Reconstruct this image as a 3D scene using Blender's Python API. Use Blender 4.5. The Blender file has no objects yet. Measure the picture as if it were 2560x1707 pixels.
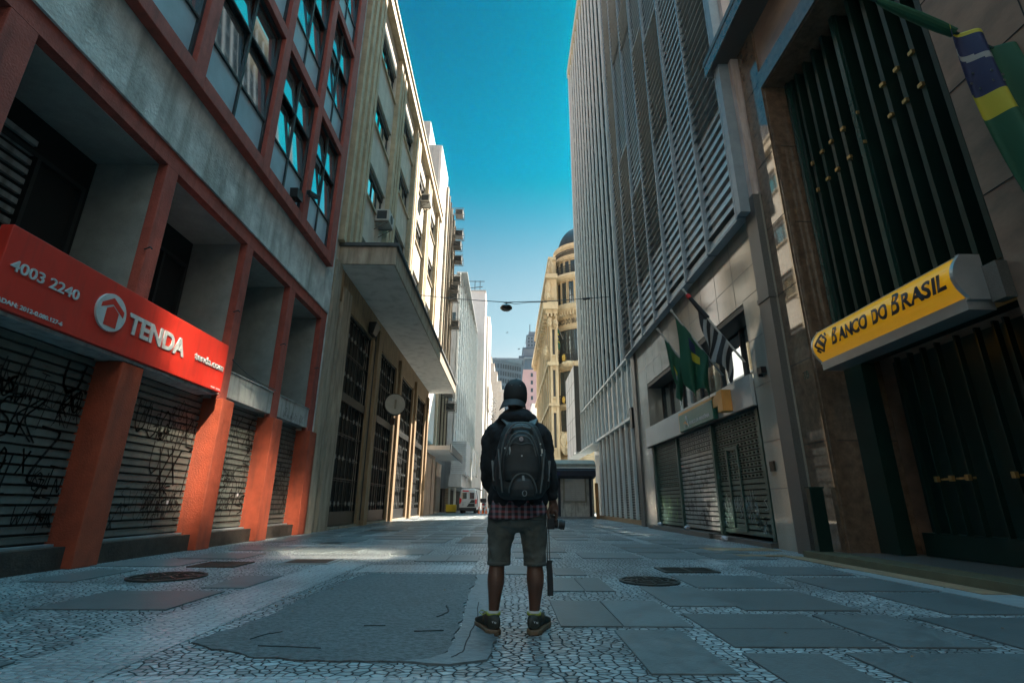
import bpy, bmesh, math, random
from mathutils import Vector, Matrix, noise
R=math.radians; rnd=random.Random(7)
sc=bpy.context.scene; COL=sc.collection
# ---------------------------------------------------------------- materials
M={}
def mat(name,col,rough=.7,metal=0.,n=0.,ns=4.,bump=0.,bs=30.,col2=None,spec=.5,stretch=(1,1,1),ior=1.5,coat=0.,dirt=None,rn=0.):
    m=bpy.data.materials.new(name); m.use_nodes=True; nt=m.node_tree; N=nt.nodes; L=nt.links
    b=N['Principled BSDF']; b.inputs['Base Color'].default_value=(*col,1); b.inputs['Roughness'].default_value=rough
    b.inputs['Metallic'].default_value=metal; b.inputs['IOR'].default_value=ior; b.inputs['Specular IOR Level'].default_value=spec
    b.inputs['Coat Weight'].default_value=coat; b.inputs['Coat Roughness'].default_value=.05
    tc=N.new('ShaderNodeTexCoord'); mp=N.new('ShaderNodeMapping'); mp.inputs['Scale'].default_value=stretch
    L.new(tc.outputs['Object'],mp.inputs['Vector'])
    if n>0 or col2:
        t=N.new('ShaderNodeTexNoise'); t.inputs['Scale'].default_value=ns; t.inputs['Detail'].default_value=8; t.inputs['Roughness'].default_value=.65
        L.new(mp.outputs[0],t.inputs['Vector'])
        r=N.new('ShaderNodeValToRGB'); r.color_ramp.elements[0].position=.33; r.color_ramp.elements[1].position=.67
        c2=col2 or tuple(c*(1-n) for c in col)
        r.color_ramp.elements[0].color=(*c2,1); r.color_ramp.elements[1].color=(*col,1)
        L.new(t.outputs['Fac'],r.inputs[0]); out=r.outputs[0]
        if dirt:
            t2=N.new('ShaderNodeTexNoise'); t2.inputs['Scale'].default_value=dirt[1]; t2.inputs['Detail'].default_value=6
            mp2=N.new('ShaderNodeMapping'); mp2.inputs['Scale'].default_value=(2.5,2.5,.35); L.new(tc.outputs['Object'],mp2.inputs[0]); L.new(mp2.outputs[0],t2.inputs['Vector'])
            r2=N.new('ShaderNodeValToRGB'); r2.color_ramp.elements[0].position=.48; r2.color_ramp.elements[1].position=.72
            mx=N.new('ShaderNodeMix'); mx.data_type='RGBA'; L.new(t2.outputs['Fac'],r2.inputs[0])
            ml=N.new('ShaderNodeMath'); ml.operation='MULTIPLY'; ml.inputs[1].default_value=dirt[2]; L.new(r2.outputs[0],ml.inputs[0])
            L.new(ml.outputs[0],mx.inputs[0]); L.new(out,mx.inputs[6]); mx.inputs[7].default_value=(*dirt[0],1); out=mx.outputs[2]
        L.new(out,b.inputs['Base Color'])
        if rn:
            mr=N.new('ShaderNodeMapRange'); mr.inputs[3].default_value=rough-rn; mr.inputs[4].default_value=rough+rn; L.new(t.outputs['Fac'],mr.inputs[0]); L.new(mr.outputs[0],b.inputs['Roughness'])
    if bump>0:
        t=N.new('ShaderNodeTexNoise'); t.inputs['Scale'].default_value=bs; t.inputs['Detail'].default_value=4; L.new(mp.outputs[0],t.inputs['Vector'])
        bp=N.new('ShaderNodeBump'); bp.inputs['Strength'].default_value=1; bp.inputs['Distance'].default_value=bump
        L.new(t.outputs['Fac'],bp.inputs['Height']); L.new(bp.outputs[0],b.inputs['Normal'])
    M[name]=m; return m
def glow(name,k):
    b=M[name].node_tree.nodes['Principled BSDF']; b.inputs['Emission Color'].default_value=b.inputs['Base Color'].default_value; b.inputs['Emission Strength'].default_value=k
# ---------------------------------------------------------------- mesh builder
def off(p):
    v=Vector((0,0,0))
    while p is not None: v+=Vector(p.location); p=p.parent
    return v
class MB:
    def __init__(s): s.v=[]; s.f=[]
    def add(s,vs,fs):
        k=len(s.v); s.v+=[tuple(v) for v in vs]; s.f+=[tuple(i+k for i in f) for f in fs]; return s
    def box(s,x0,x1,y0,y1,z0,z1):
        if x0>x1:x0,x1=x1,x0
        if y0>y1:y0,y1=y1,y0
        if z0>z1:z0,z1=z1,z0
        return s.add([(x,y,z) for x in(x0,x1) for y in(y0,y1) for z in(z0,z1)],[(0,1,3,2),(4,6,7,5),(0,4,5,1),(2,3,7,6),(0,2,6,4),(1,5,7,3)])
    def obox(s,c,ax,ay,az):      # oriented box: centre, three half-axis vectors
        c,ax,ay,az=map(Vector,(c,ax,ay,az))
        return s.add([c+i*ax+j*ay+k*az for i in(-1,1) for j in(-1,1) for k in(-1,1)],[(0,1,3,2),(4,6,7,5),(0,4,5,1),(2,3,7,6),(0,2,6,4),(1,5,7,3)])
    def bar(s,a,b,w,h=None,up=(0,0,1)):
        a,b=Vector(a),Vector(b); d=(b-a); l=d.length; d.normalize(); h=h or w
        x=d.cross(Vector(up)); 
        if x.length<1e-4: x=d.cross(Vector((1,0,0)))
        x.normalize(); y=x.cross(d)
        return s.obox((a+b)/2,d*l/2,x*w/2,y*h/2)
    def prism(s,poly,axis,a,b):
        n=len(poly)
        def P(p,t):
            return {'x':(t,p[0],p[1]),'y':(p[0],t,p[1]),'z':(p[0],p[1],t)}[axis]
        return s.add([P(p,a) for p in poly]+[P(p,b) for p in poly],[tuple(range(n))[::-1],tuple(range(n,2*n))]+[(i,(i+1)%n,n+(i+1)%n,n+i) for i in range(n)])
    def tube(s,pts,r,n=8,cap=True):
        pts=[Vector(p) for p in pts]; rs=r if isinstance(r,(list,tuple)) else [r]*len(pts); k=len(s.v); prev=None
        for i,p in enumerate(pts):
            d=(pts[min(i+1,len(pts)-1)]-pts[max(i-1,0)])
            if d.length<1e-9: d=Vector((0,0,1))
            d.normalize()
            if prev is None: prev=d.orthogonal().normalized()
            x=prev-d*prev.dot(d)
            if x.length<1e-6: x=d.orthogonal()
            x.normalize(); prev=x; y=d.cross(x)
            s.v+=[tuple(p+rs[i]*(math.cos(2*math.pi*j/n)*x+math.sin(2*math.pi*j/n)*y)) for j in range(n)]
        for i in range(len(pts)-1):
            for j in range(n):
                a=k+i*n+j; b=k+i*n+(j+1)%n; s.f.append((a,b,b+n,a+n))
        if cap: s.f.append(tuple(k+j for j in range(n))[::-1]); s.f.append(tuple(k+(len(pts)-1)*n+j for j in range(n)))
        return s
    def rings(s,rg,cap=True):    # list of equal-length closed rings
        k=len(s.v); n=len(rg[0])
        for r in rg: s.v+=[tuple(p) for p in r]
        for i in range(len(rg)-1):
            for j in range(n):
                a=k+i*n+j; b=k+i*n+(j+1)%n; s.f.append((a,b,b+n,a+n))
        if cap: s.f.append(tuple(k+j for j in range(n))[::-1]); s.f.append(tuple(k+(len(rg)-1)*n+j for j in range(n)))
        return s
    def lathe(s,prof,c,n=48,a0=0,a1=360):
        cx,cy=c; full=abs(a1-a0)>=360; m=n if full else n+1; k=len(s.v)
        for r,z in prof:
            for j in range(m):
                a=R(a0+(a1-a0)*j/n); s.v.append((cx+r*math.cos(a),cy+r*math.sin(a),z))
        for i in range(len(prof)-1):
            for j in range(n):
                a=k+i*m+j; b=k+i*m+(j+1)%m; s.f.append((a,b,b+m,a+m))
        return s
    def build(s,name,m,parent=None,bevel=0.,smooth=False):
        me=bpy.data.meshes.new(name); o=off(parent)
        me.from_pydata([tuple(Vector(v)-o) for v in s.v],[],s.f)
        bm=bmesh.new(); bm.from_mesh(me); bmesh.ops.recalc_face_normals(bm,faces=bm.faces); bm.to_mesh(me); bm.free()
        me.materials.append(M[m] if isinstance(m,str) else m)
        ob=bpy.data.objects.new(name,me); COL.objects.link(ob); ob.parent=parent
        if smooth:
            for p in me.polygons: p.use_smooth=True
        if bevel:
            b=ob.modifiers.new('b','BEVEL'); b.width=bevel; b.segments=2; b.limit_method='ANGLE'; b.angle_limit=R(40)
        return ob
def tag(o,label,cat,group=None):
    o['label']=label; o['category']=cat
    if group: o['group']=group
    return o
def thing(name,label,cat,loc,group=None):
    o=bpy.data.objects.new(name,None); COL.objects.link(o); o.location=loc; o.empty_display_size=.2
    return tag(o,label,cat,group)
def kind(o,k): o['kind']=k; return o
def B(name,m,parent,*boxes,bevel=0.):
    b=MB()
    for x in boxes: b.box(*x)
    return b.build(name,m,parent,bevel)
def many(name,m,parent,items,bevel=0.):
    """items: list of box lists, largest first; the first 100 as parts, the rest as one part"""
    for it in items[:100]: B(name,m,parent,*it,bevel=bevel)
    if len(items)>100: kind(B(name,m,parent,*[b for it in items[100:] for b in it]),'stuff')
def dup(root,loc,label=None,rz=None):
    r=root.copy(); COL.objects.link(r); r.location=loc
    if rz is not None: r.rotation_euler=(0,0,rz)
    if label: r['label']=label
    def rec(src,dst):
        for ch in list(src.children):
            c=ch.copy(); COL.objects.link(c); c.parent=dst; rec(ch,c)
    rec(root,r); return r
def rect_frame(x0,x1,y0,y1,z0,z1,w):   # frame in a plane of constant x
    return [(x0,x1,y0,y0+w,z0,z1),(x0,x1,y1-w,y1,z0,z1),(x0,x1,y0+w,y1-w,z0,z0+w),(x0,x1,y0+w,y1-w,z1-w,z1)]
def bake(ob):    # apply modifiers
    dg=bpy.context.evaluated_depsgraph_get(); dg.update()
    me=bpy.data.meshes.new_from_object(ob.evaluated_get(dg)); ob.modifiers.clear(); ob.data=me; return ob
def text(name,string,m,parent,y0,y1,z0,z1,x,side,bold=.02,depth=.01,shear=0.,warp=None):
    """lettering on a wall plane x=const; side 'L' reads towards +y, 'R' towards -y; rectangle y0..y1, z0..z1"""
    cu=bpy.data.curves.new(name,'FONT'); cu.body=string; cu.offset=bold; cu.extrude=.5; cu.shear=shear; cu.resolution_u=4
    t=bpy.data.objects.new(name,cu); COL.objects.link(t)
    dg=bpy.context.evaluated_depsgraph_get(); dg.update()
    me=bpy.data.meshes.new_from_object(t.evaluated_get(dg)); bpy.data.objects.remove(t); bpy.data.curves.remove(cu)
    xs=[v.co.x for v in me.vertices]; ys=[v.co.y for v in me.vertices]
    ax,bx,ay,by=min(xs),max(xs),min(ys),max(ys); o=off(parent)
    for v in me.vertices:
        u=(v.co.x-ax)/(bx-ax); w=(v.co.y-ay)/(by-ay); d=depth*(.5+v.co.z)
        yy=y0+(y1-y0)*u; zz=z0+(z1-z0)*w; dx=warp(zz) if warp else 0
        if side=='L': p=Vector((x+d+dx,yy,zz))
        else: p=Vector((x-d+dx,yy,zz))
        v.co=p-o
    if side=='R': me.flip_normals()
    me.materials.clear(); me.materials.append(M[m])
    ob=bpy.data.objects.new(name,me); COL.objects.link(ob); ob.parent=parent
    return ob
# colours --------------------------------------------------------------
mat('stucco',(.66,.68,.65),.9,n=.45,ns=2.2,bump=.02,bs=22,dirt=((.22,.22,.19),1.6,.7))
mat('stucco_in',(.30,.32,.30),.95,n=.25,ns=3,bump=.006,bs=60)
mat('redpaint',(.37,.080,.055),.8,n=.3,ns=5,bump=.010,bs=38,dirt=((.12,.03,.02),3,.5))
mat('redlow',(.40,.072,.030),.8,n=.3,ns=4,bump=.008,bs=50,dirt=((.14,.04,.025),2.2,.5))
mat('signred',(.62,.03,.016),.45,n=.12,ns=1.5,coat=.1,dirt=((.30,.03,.02),5,.35))
mat('signgrey',(.52,.56,.56),.4,n=.2,ns=9)
mat('fascia',(.36,.39,.38),.7,n=.3,ns=2.5,bump=.003,bs=30,dirt=((.1,.1,.09),3,.7))
mat('plinth',(.06,.045,.035),.8,n=.5,ns=5,bump=.006)
mat('shutter',(.15,.175,.16),.45,.1,n=.3,ns=3,dirt=((.08,.09,.08),3,.5))
mat('spray',(.008,.009,.010),.6)
mat('spraywhite',(.6,.66,.65),.6)
mat('spraygreen',(.25,.45,.12),.6)
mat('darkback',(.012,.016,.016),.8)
mat('glass',(.46,.53,.56),.03,.85,ior=1.7,spec=.8)
mat('glassb',(.16,.20,.21),.10,.6,n=.4,ns=2,ior=1.7,spec=.7)
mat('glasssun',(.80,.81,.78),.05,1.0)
mat('frost',(.34,.46,.52),.35,n=.2,ns=2)
mat('steel',(.035,.04,.042),.5,.3)
mat('cream',(.62,.57,.48),.85,n=.25,ns=1.6,bump=.004,bs=40,dirt=((.36,.30,.23),1.2,.4))
mat('creamrib',(.58,.47,.31),.8,n=.35,ns=2.2,bump=.004,dirt=((.34,.25,.15),1.4,.45))
mat('creampale',(.60,.58,.53),.85,n=.15,ns=2,bump=.003,dirt=((.3,.27,.22),1.5,.35))
mat('travert',(.45,.39,.30),.7,n=.4,ns=1.4,bump=.004,bs=50,stretch=(3,3,.7),dirt=((.10,.08,.06),2.4,.6))
mat('travbrown',(.40,.27,.15),.75,n=.4,ns=2,bump=.004,stretch=(3,3,.6),dirt=((.09,.06,.035),2.4,.55))
mat('soffit',(.68,.64,.58),.9,n=.12,ns=1.2,dirt=((.22,.19,.15),1.0,.4))
mat('lip',(.09,.10,.10),.7,n=.3)
mat('iron',(.012,.016,.017),.5,.4)
mat('ironlite',(.20,.22,.22),.4,.6)
mat('white',(.72,.70,.68),.85,n=.1,ns=1.2,dirt=((.45,.42,.38),1.2,.3))
mat('whitegrey',(.50,.51,.50),.85,n=.18,ns=1.4,dirt=((.24,.24,.22),1.2,.5))
mat('bronze',(.07,.05,.03),.5,.4,n=.3)
mat('tanpipe',(.50,.42,.30),.7,n=.2)
mat('acwhite',(.48,.47,.43),.6,n=.15,ns=8)
mat('acdark',(.03,.035,.035),.7)
mat('acmetal',(.20,.19,.17),.55,.5,n=.4,ns=8)
mat('officegrey',(.55,.60,.62),.5,.1,n=.15,ns=3)
mat('officepanel',(.20,.26,.30),.35,n=.3,ns=1.5)
mat('silver',(.52,.54,.55),.3,.75,n=.15,ns=5)
mat('yellow',(.75,.50,.02),.5,n=.1)
mat('yellowsign',(.90,.42,.012),.28,n=.1,ns=2,coat=.3)
mat('navyink',(.02,.022,.035),.45)
mat('bluefar',(.11,.20,.25),.8,n=.2,ns=.2)  # blue of the distance haze put into the wall colour
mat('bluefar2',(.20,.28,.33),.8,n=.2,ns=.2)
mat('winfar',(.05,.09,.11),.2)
mat('pink',(.50,.37,.38),.85,n=.1,ns=.3)
mat('slate',(.10,.16,.20),.7,n=.2,ns=.5)
mat('bbstone',(.70,.55,.34),.8,n=.22,ns=.8,bump=.01,bs=10,dirt=((.28,.20,.12),.8,.5))
mat('bbdark',(.03,.032,.03),.6)
mat('dome',(.035,.04,.04),.6,n=.3,ns=2,bump=.02,bs=6)
mat('gold',(.55,.36,.08),.35,.7)
mat('louvre',(.50,.53,.52),.32,.15,n=.15,ns=1.2,dirt=((.28,.29,.27),2,.4))
mat('louvreframe',(.28,.33,.36),.4,.1,n=.2,ns=3)
mat('slatblade',(.31,.35,.355),.35,.05,n=.25,ns=.7,dirt=((.12,.13,.12),1,.4))
mat('mullion',(.70,.74,.72),.38,.1,n=.15,ns=2)
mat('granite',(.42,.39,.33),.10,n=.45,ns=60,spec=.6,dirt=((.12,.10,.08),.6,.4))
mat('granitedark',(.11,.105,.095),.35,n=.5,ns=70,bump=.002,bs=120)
mat('browngranite',(.20,.13,.085),.035,n=.5,ns=7,spec=.8,col2=(.10,.065,.045),ior=1.7)
mat('brownrough',(.29,.185,.13),.28,n=.4,ns=1.3,col2=(.15,.10,.075),stretch=(1,1,2))
mat('pinkplaster',(.55,.45,.41),.9,n=.15,ns=3,bump=.006,dirt=((.22,.15,.11),2.5,.5))
mat('greenmetal',(.007,.027,.021),.32,.0,n=.3,ns=1.5)
mat('greenlite',(.014,.050,.040),.25,.1,n=.2)
mat('brass',(.62,.40,.16),.35,.8,n=.3,ns=20)
mat('greenshutter',(.06,.12,.10),.35,.1,n=.3,ns=4,dirt=((.02,.03,.025),3,.5))
mat('greyshutter',(.36,.37,.34),.4,.1,n=.3,ns=4,dirt=((.12,.10,.09),3,.5))
mat('alu',(.50,.51,.50),.22,.3,n=.08,ns=2)
mat('woodslat',(.42,.30,.19),.7,n=.3,ns=5)
mat('greenpanel',(.03,.16,.12),.3,n=.1)
mat('orange',(.70,.30,.06),.4,n=.1)
mat('lightlet',(.40,.45,.42),.4)
mat('bluesky_panel',(.05,.07,.10),.03,ior=1.9,spec=.9)
mat('marble',(.75,.75,.74),.35,n=.35,ns=.6,stretch=(1,1,.5))
mat('kioskgrey',(.55,.55,.50),.7,n=.35,ns=4,dirt=((.08,.08,.07),3,.6))
mat('kioskmetal',(.24,.23,.19),.7,.0,n=.2)
mat('navy',(.008,.012,.025),.6)
mat('wood',(.40,.17,.05),.6,n=.3,ns=6)
mat('flaggreen',(.006,.075,.035),.75,n=.15,ns=3)
mat('flagyellow',(.38,.33,.02),.75)
mat('flagblue',(.007,.013,.06),.75)
mat('flagblack',(.015,.016,.017),.8)
mat('flagwhite',(.26,.26,.25),.8)
mat('flagred',(.5,.03,.03),.8)
mat('pole',(.30,.31,.30),.4,.5)
mat('vanwhite',(.62,.63,.62),.3,coat=.3)
mat('vanred',(.75,.02,.03),.35)
mat('vandark',(.02,.022,.025),.4)
mat('tailred',(.85,.02,.02),.25)
mat('cone',(.90,.16,.015),.55)
mat('rubber',(.015,.015,.015),.8)
for k_,q_ in enumerate((1.,.82,1.12,.92)): mat('slab%d'%k_,(.135*q_,.16*q_,.165*q_),.42,n=.42,ns=9+7*k_,bump=.003,bs=60,dirt=((.07,.08,.082),1.1,.7),rn=.1)
mat('asphalt',(.125,.14,.145),.62,n=.75,ns=26,bump=.014,bs=45,dirt=((.06,.066,.068),.8,.6))
mat('cement',(.15,.185,.20),.5,n=.5,ns=5,bump=.010,bs=22,dirt=((.07,.085,.09),2,.7))
mat('concrete',(.25,.28,.29),.6,n=.3,ns=3,bump=.002,bs=80,dirt=((.12,.13,.13),1.5,.5))
mat('ribstep',(.12,.12,.075),.65,n=.3,ns=4)
mat('castiron',(.065,.068,.062),.45,.6,n=.4,ns=14)
mat('rustiron',(.10,.055,.04),.6,.4,n=.4,ns=10)
mat('tacyellow',(.28,.17,.09),.8,n=.4,ns=6)
mat('paper',(.50,.50,.54),.9,n=.2,ns=20)
mat('skin',(.12,.055,.035),.5,n=.2,ns=12,bump=.001,bs=80)
mat('hoodie',(.009,.011,.014),.92,n=.35,ns=20,bump=.002,bs=300)
mat('shorts',(.090,.095,.085),.9,n=.3,ns=14,bump=.001,bs=260)
mat('capblack',(.010,.011,.012),.75,bump=.001,bs=300)
mat('capgrey',(.030,.035,.038),.7,bump=.001,bs=300)
mat('pack',(.022,.025,.026),.62,n=.3,ns=9,bump=.0015,bs=200)
mat('packgrey',(.10,.11,.11),.55,n=.2,ns=20)
mat('packline',(.2,.21,.21),.5)
mat('shoe',(.030,.035,.028),.6,n=.4,ns=14)
mat('shoebrown',(.10,.085,.055),.7,n=.3,ns=16)
mat('sole',(.15,.10,.06),.7,n=.3,ns=10)
mat('lime',(.30,.34,.05),.6)
mat('sock',(.50,.51,.53),.9)
mat('camblack',(.012,.012,.013),.35)
mat('camrubber',(.02,.02,.02),.7)
mat('bird',(.02,.03,.03),.8)
mat('speck',(.04,.045,.045),.8)
mat('mirrorglass',(.85,.80,.70),.085,1.0)
glow('yellowsign',.045)  # faint emission added to brighten the sign face
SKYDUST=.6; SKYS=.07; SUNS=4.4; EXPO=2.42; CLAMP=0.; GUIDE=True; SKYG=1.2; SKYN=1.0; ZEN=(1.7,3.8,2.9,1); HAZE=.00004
MIRR=[(3.5,4.2,19.0,20.9),(4.5,5.3,19.2,21.6),(5.8,6.7,21.2,23.4),(7.1,7.8,22.4,24.2),(8.4,9.1,25.0,26.3),(6.6,8.8,16.9,19.2),(5.1,6.1,11.7,12.6)]  # unseen mirror panes, sized and placed to throw sun on pillars, sign, paving
# ---------------------------------------------------------------- world, sun, camera
AZ,EL=50.,48.      # azimuth from +x towards +y, elevation
w=bpy.data.worlds.new('World'); sc.world=w; w.use_nodes=True; nt=w.node_tree; N=nt.nodes; L=nt.links
sky=N.new('ShaderNodeTexSky'); sky.sky_type='NISHITA'; sky.sun_disc=False; sky.sun_elevation=R(EL); sky.sun_rotation=R(90-AZ)
sky.air_density=1.0; sky.dust_density=SKYDUST; sky.ozone_density=1.5
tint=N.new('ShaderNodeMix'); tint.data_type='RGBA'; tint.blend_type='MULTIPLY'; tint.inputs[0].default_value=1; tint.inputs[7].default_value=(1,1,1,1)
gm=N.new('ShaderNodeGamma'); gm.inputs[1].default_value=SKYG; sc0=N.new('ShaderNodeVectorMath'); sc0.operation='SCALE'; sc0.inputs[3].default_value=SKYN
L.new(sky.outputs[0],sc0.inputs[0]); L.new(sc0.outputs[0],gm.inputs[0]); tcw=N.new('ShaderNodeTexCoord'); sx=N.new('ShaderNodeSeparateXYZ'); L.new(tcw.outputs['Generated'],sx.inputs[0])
rp=N.new('ShaderNodeValToRGB'); rp.color_ramp.interpolation='EASE'; e=rp.color_ramp.elements; e[0].position=0; e[0].color=(1.0,.33,.205,1); e[1].position=.80; e[1].color=(.0,.20,.185,1); q=e.new(1.0); q.color=ZEN; q=e.new(.91); q.color=ZEN; q=e.new(.35); q.color=(.34,.345,.235,1); q=e.new(.6); q.color=(.0,.25,.215,1)  # zenith stops above the frame brightened to fill the street's shade
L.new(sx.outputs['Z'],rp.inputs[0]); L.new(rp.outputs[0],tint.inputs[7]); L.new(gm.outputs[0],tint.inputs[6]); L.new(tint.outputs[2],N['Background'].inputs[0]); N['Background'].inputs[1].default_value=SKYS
sd=bpy.data.lights.new('sun','SUN'); sd.energy=SUNS; sd.angle=R(.5); sd.color=(1,.90,.78)
so=bpy.data.objects.new('sun',sd); COL.objects.link(so)
dv=Vector((math.cos(R(EL))*math.cos(R(AZ)),math.cos(R(EL))*math.sin(R(AZ)),math.sin(R(EL))))
so.rotation_euler=dv.to_track_quat('Z','Y').to_euler(); so.location=(20,30,60)
cd=bpy.data.cameras.new('cam'); cam=bpy.data.objects.new('camera',cd); COL.objects.link(cam); sc.camera=cam
cd.sensor_width=36; cd.lens=36*1250/2560; cd.clip_start=.05; cd.clip_end=3000
pit=R(17.93); yaw=math.atan(12*math.cos(pit)/1250)
cam.matrix_world=Matrix.Translation((0,0,.84))@Matrix.Rotation(-yaw,4,'Z')@Matrix.Rotation(math.pi/2+pit,4,'X')@Matrix.Rotation(R(.35),4,'Z')
sc.view_settings.view_transform='Standard'; sc.view_settings.look='None'; sc.view_settings.exposure=EXPO; sc.view_settings.gamma=1
cy=sc.cycles; cy.use_denoising=True; cy.max_bounces=8; cy.diffuse_bounces=4; cy.glossy_bounces=4; cy.sample_clamp_indirect=CLAMP; cy.caustics_reflective=True; cy.blur_glossy=0.
cy.use_guiding=GUIDE
if GUIDE: cy.use_surface_guiding=True; cy.guiding_training_samples=64
# ---------------------------------------------------------------- pavement material: irregular mosaic stones
def cobble(name,ca,cb,cj,scale,jw,rand=.8,sy=.72):
    m=bpy.data.materials.new(name); m.use_nodes=True; nt=m.node_tree; N=nt.nodes; L=nt.links; b=N['Principled BSDF']
    tc=N.new('ShaderNodeTexCoord'); wn=N.new('ShaderNodeTexNoise'); wn.inputs['Scale'].default_value=2.3; wn.inputs['Detail'].default_value=2
    L.new(tc.outputs['Object'],wn.inputs['Vector'])
    ad=N.new('ShaderNodeMix'); ad.data_type='RGBA'; ad.blend_type='LINEAR_LIGHT'; ad.inputs[0].default_value=.05; L.new(tc.outputs['Object'],ad.inputs[6]); L.new(wn.outputs['Color'],ad.inputs[7])
    mp=N.new('ShaderNodeMapping'); mp.inputs['Scale'].default_value=(1*sy,1,1); L.new(ad.outputs[2],mp.inputs[0])
    v1=N.new('ShaderNodeTexVoronoi'); v1.voronoi_dimensions='2D'; v1.feature='DISTANCE_TO_EDGE'; v1.inputs['Scale'].default_value=scale; v1.inputs['Randomness'].default_value=rand
    v2=N.new('ShaderNodeTexVoronoi'); v2.voronoi_dimensions='2D'; v2.feature='F1'; v2.inputs['Scale'].default_value=scale; v2.inputs['Randomness'].default_value=rand
    L.new(mp.outputs[0],v1.inputs['Vector']); L.new(mp.outputs[0],v2.inputs['Vector'])
    st=N.new('ShaderNodeMapRange'); st.interpolation_type='SMOOTHSTEP'; st.inputs[1].default_value=jw*.45; st.inputs[2].default_value=jw*1.5; L.new(v1.outputs['Distance'],st.inputs[0])
    sp=N.new('ShaderNodeSeparateColor'); L.new(v2.outputs['Color'],sp.inputs[0])
    mx=N.new('ShaderNodeMix'); mx.data_type='RGBA'; mx.inputs[6].default_value=(*ca,1); mx.inputs[7].default_value=(*cb,1); L.new(sp.outputs[0],mx.inputs[0])
    dn=N.new('ShaderNodeTexNoise'); dn.inputs['Scale'].default_value=.9; dn.inputs['Detail'].default_value=7; L.new(tc.outputs['Object'],dn.inputs['Vector'])
    dr=N.new('ShaderNodeMapRange'); dr.inputs[1].default_value=.35; dr.inputs[2].default_value=.7; dr.inputs[3].default_value=.5; dr.inputs[4].default_value=1.12; L.new(dn.outputs['Fac'],dr.inputs[0])
    m3=N.new('ShaderNodeVectorMath'); m3.operation='SCALE'; L.new(mx.outputs[2],m3.inputs[0]); L.new(dr.outputs[0],m3.inputs[3])
    m2=N.new('ShaderNodeMix'); m2.data_type='RGBA'; m2.inputs[6].default_value=(*cj,1); L.new(st.outputs[0],m2.inputs[0]); L.new(m3.outputs[0],m2.inputs[7])
    L.new(m2.outputs[2],b.inputs['Base Color'])
    rr=N.new('ShaderNodeMapRange'); rr.inputs[3].default_value=.9; rr.inputs[4].default_value=.30; L.new(st.outputs[0],rr.inputs[0]); L.new(rr.outputs[0],b.inputs['Roughness'])
    # domed stones, each with its own height and tilt
    dm=N.new('ShaderNodeMapRange'); dm.interpolation_type='SMOOTHERSTEP'; dm.inputs[1].default_value=0; dm.inputs[2].default_value=.22; L.new(v1.outputs['Distance'],dm.inputs[0])
    h=N.new('ShaderNodeMath'); h.operation='MULTIPLY_ADD'; L.new(sp.outputs[1],h.inputs[0]); h.inputs[1].default_value=.35; L.new(dm.outputs[0],h.inputs[2])
    fn=N.new('ShaderNodeTexNoise'); fn.inputs['Scale'].default_value=60; fn.inputs['Detail'].default_value=3; L.new(tc.outputs['Object'],fn.inputs['Vector'])
    h2=N.new('ShaderNodeMath'); h2.operation='MULTIPLY_ADD'; L.new(fn.outputs['Fac'],h2.inputs[0]); h2.inputs[1].default_value=.25; L.new(h.outputs[0],h2.inputs[2])
    bp=N.new('ShaderNodeBump'); bp.inputs['Distance'].default_value=.012; bp.inputs['Strength'].default_value=.9; L.new(h2.outputs[0],bp.inputs['Height']); L.new(bp.outputs[0],b.inputs['Normal'])
    M[name]=m
cobble('cobble',(.46,.52,.54),(.17,.21,.22),(.020,.019,.019),20.5,.075,.85,.80)
cobble('cobblepale',(.46,.48,.49),(.34,.37,.39),(.13,.14,.14),19,.03,.6)
# ground sheet
g=MB(); g.add([(-900,-300,0),(900,-300,0),(900,1500,0),(-900,1500,0)],[(0,1,2,3)])
kind(g.build('pavement','cobble'),'structure')
def sheet(name,m,rects,z,k='structure'):
    b=MB()
    for x0,x1,y0,y1 in rects: b.box(x0,x1,y0,y1,-.03,z)
    return kind(b.build(name,m),k)
sheet('pale_mosaic_band','cobblepale',[(-2.62,-2.02,-3,8.0),(-2.0,.25,2.3,2.93),(-1.9,-.45,6.95,7.75),(-3.9,-1.4,8.45,8.9),(-5.6,1,14.2,14.7),(-2.0,1.5,-3,2.28),(-4.6,-1.9,10.9,11.15),(3.1,3.3,8,18)],.004)
sheet('concrete_strip','concrete',[(4.50,5.05,2.0,7.55)],.006)
slabs=[(.40,.845,4.03,5.03),(.855,1.35,4.03,5.03),(.47,.8,5.55,6.5),(.81,1.1,5.55,6.5),(.62,1.0,6.72,7.45),(1.42,2.0,4.8,5.85),(.76,1.22,2.98,3.92),
(1.42,2.38,3.98,4.47),(1.42,2.38,3.50,3.97),(2.0,2.97,4.63,5.6),(2.03,3.05,5.8,6.75),(2.45,3.05,3.5,4.45),(1.4,1.88,2.4,3.36),(2.02,3.1,2.4,3.37),(3.4,4.45,5.62,6.6),
(3.33,4.4,6.85,7.7),(3.6,4.45,4.5,5.52),(3.2,4.4,3.4,4.37),(3.25,4.4,2.3,3.3),(.0,.35,6.8,7.7),(-5.25,-4.7,6.0,7.05),(-3.85,-2.75,4.55,5.45),(-3.1,-2.66,5.65,6.55),(-5.6,-4.45,7.4,8.3),
(-5.05,-4.1,8.4,9.3),(-5.0,-3.9,9.8,10.6),(-3.75,-2.7,9.6,10.3),(-3.7,-2.66,2.2,3.15),(-5.4,-4.0,3.2,4.3),(-1.95,-1.35,9.2,10.1),(-1.38,-.91,8.2,9.2),(-.90,-.43,8.2,9.2)]
r2=random.Random(5)
y=8.75
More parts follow.
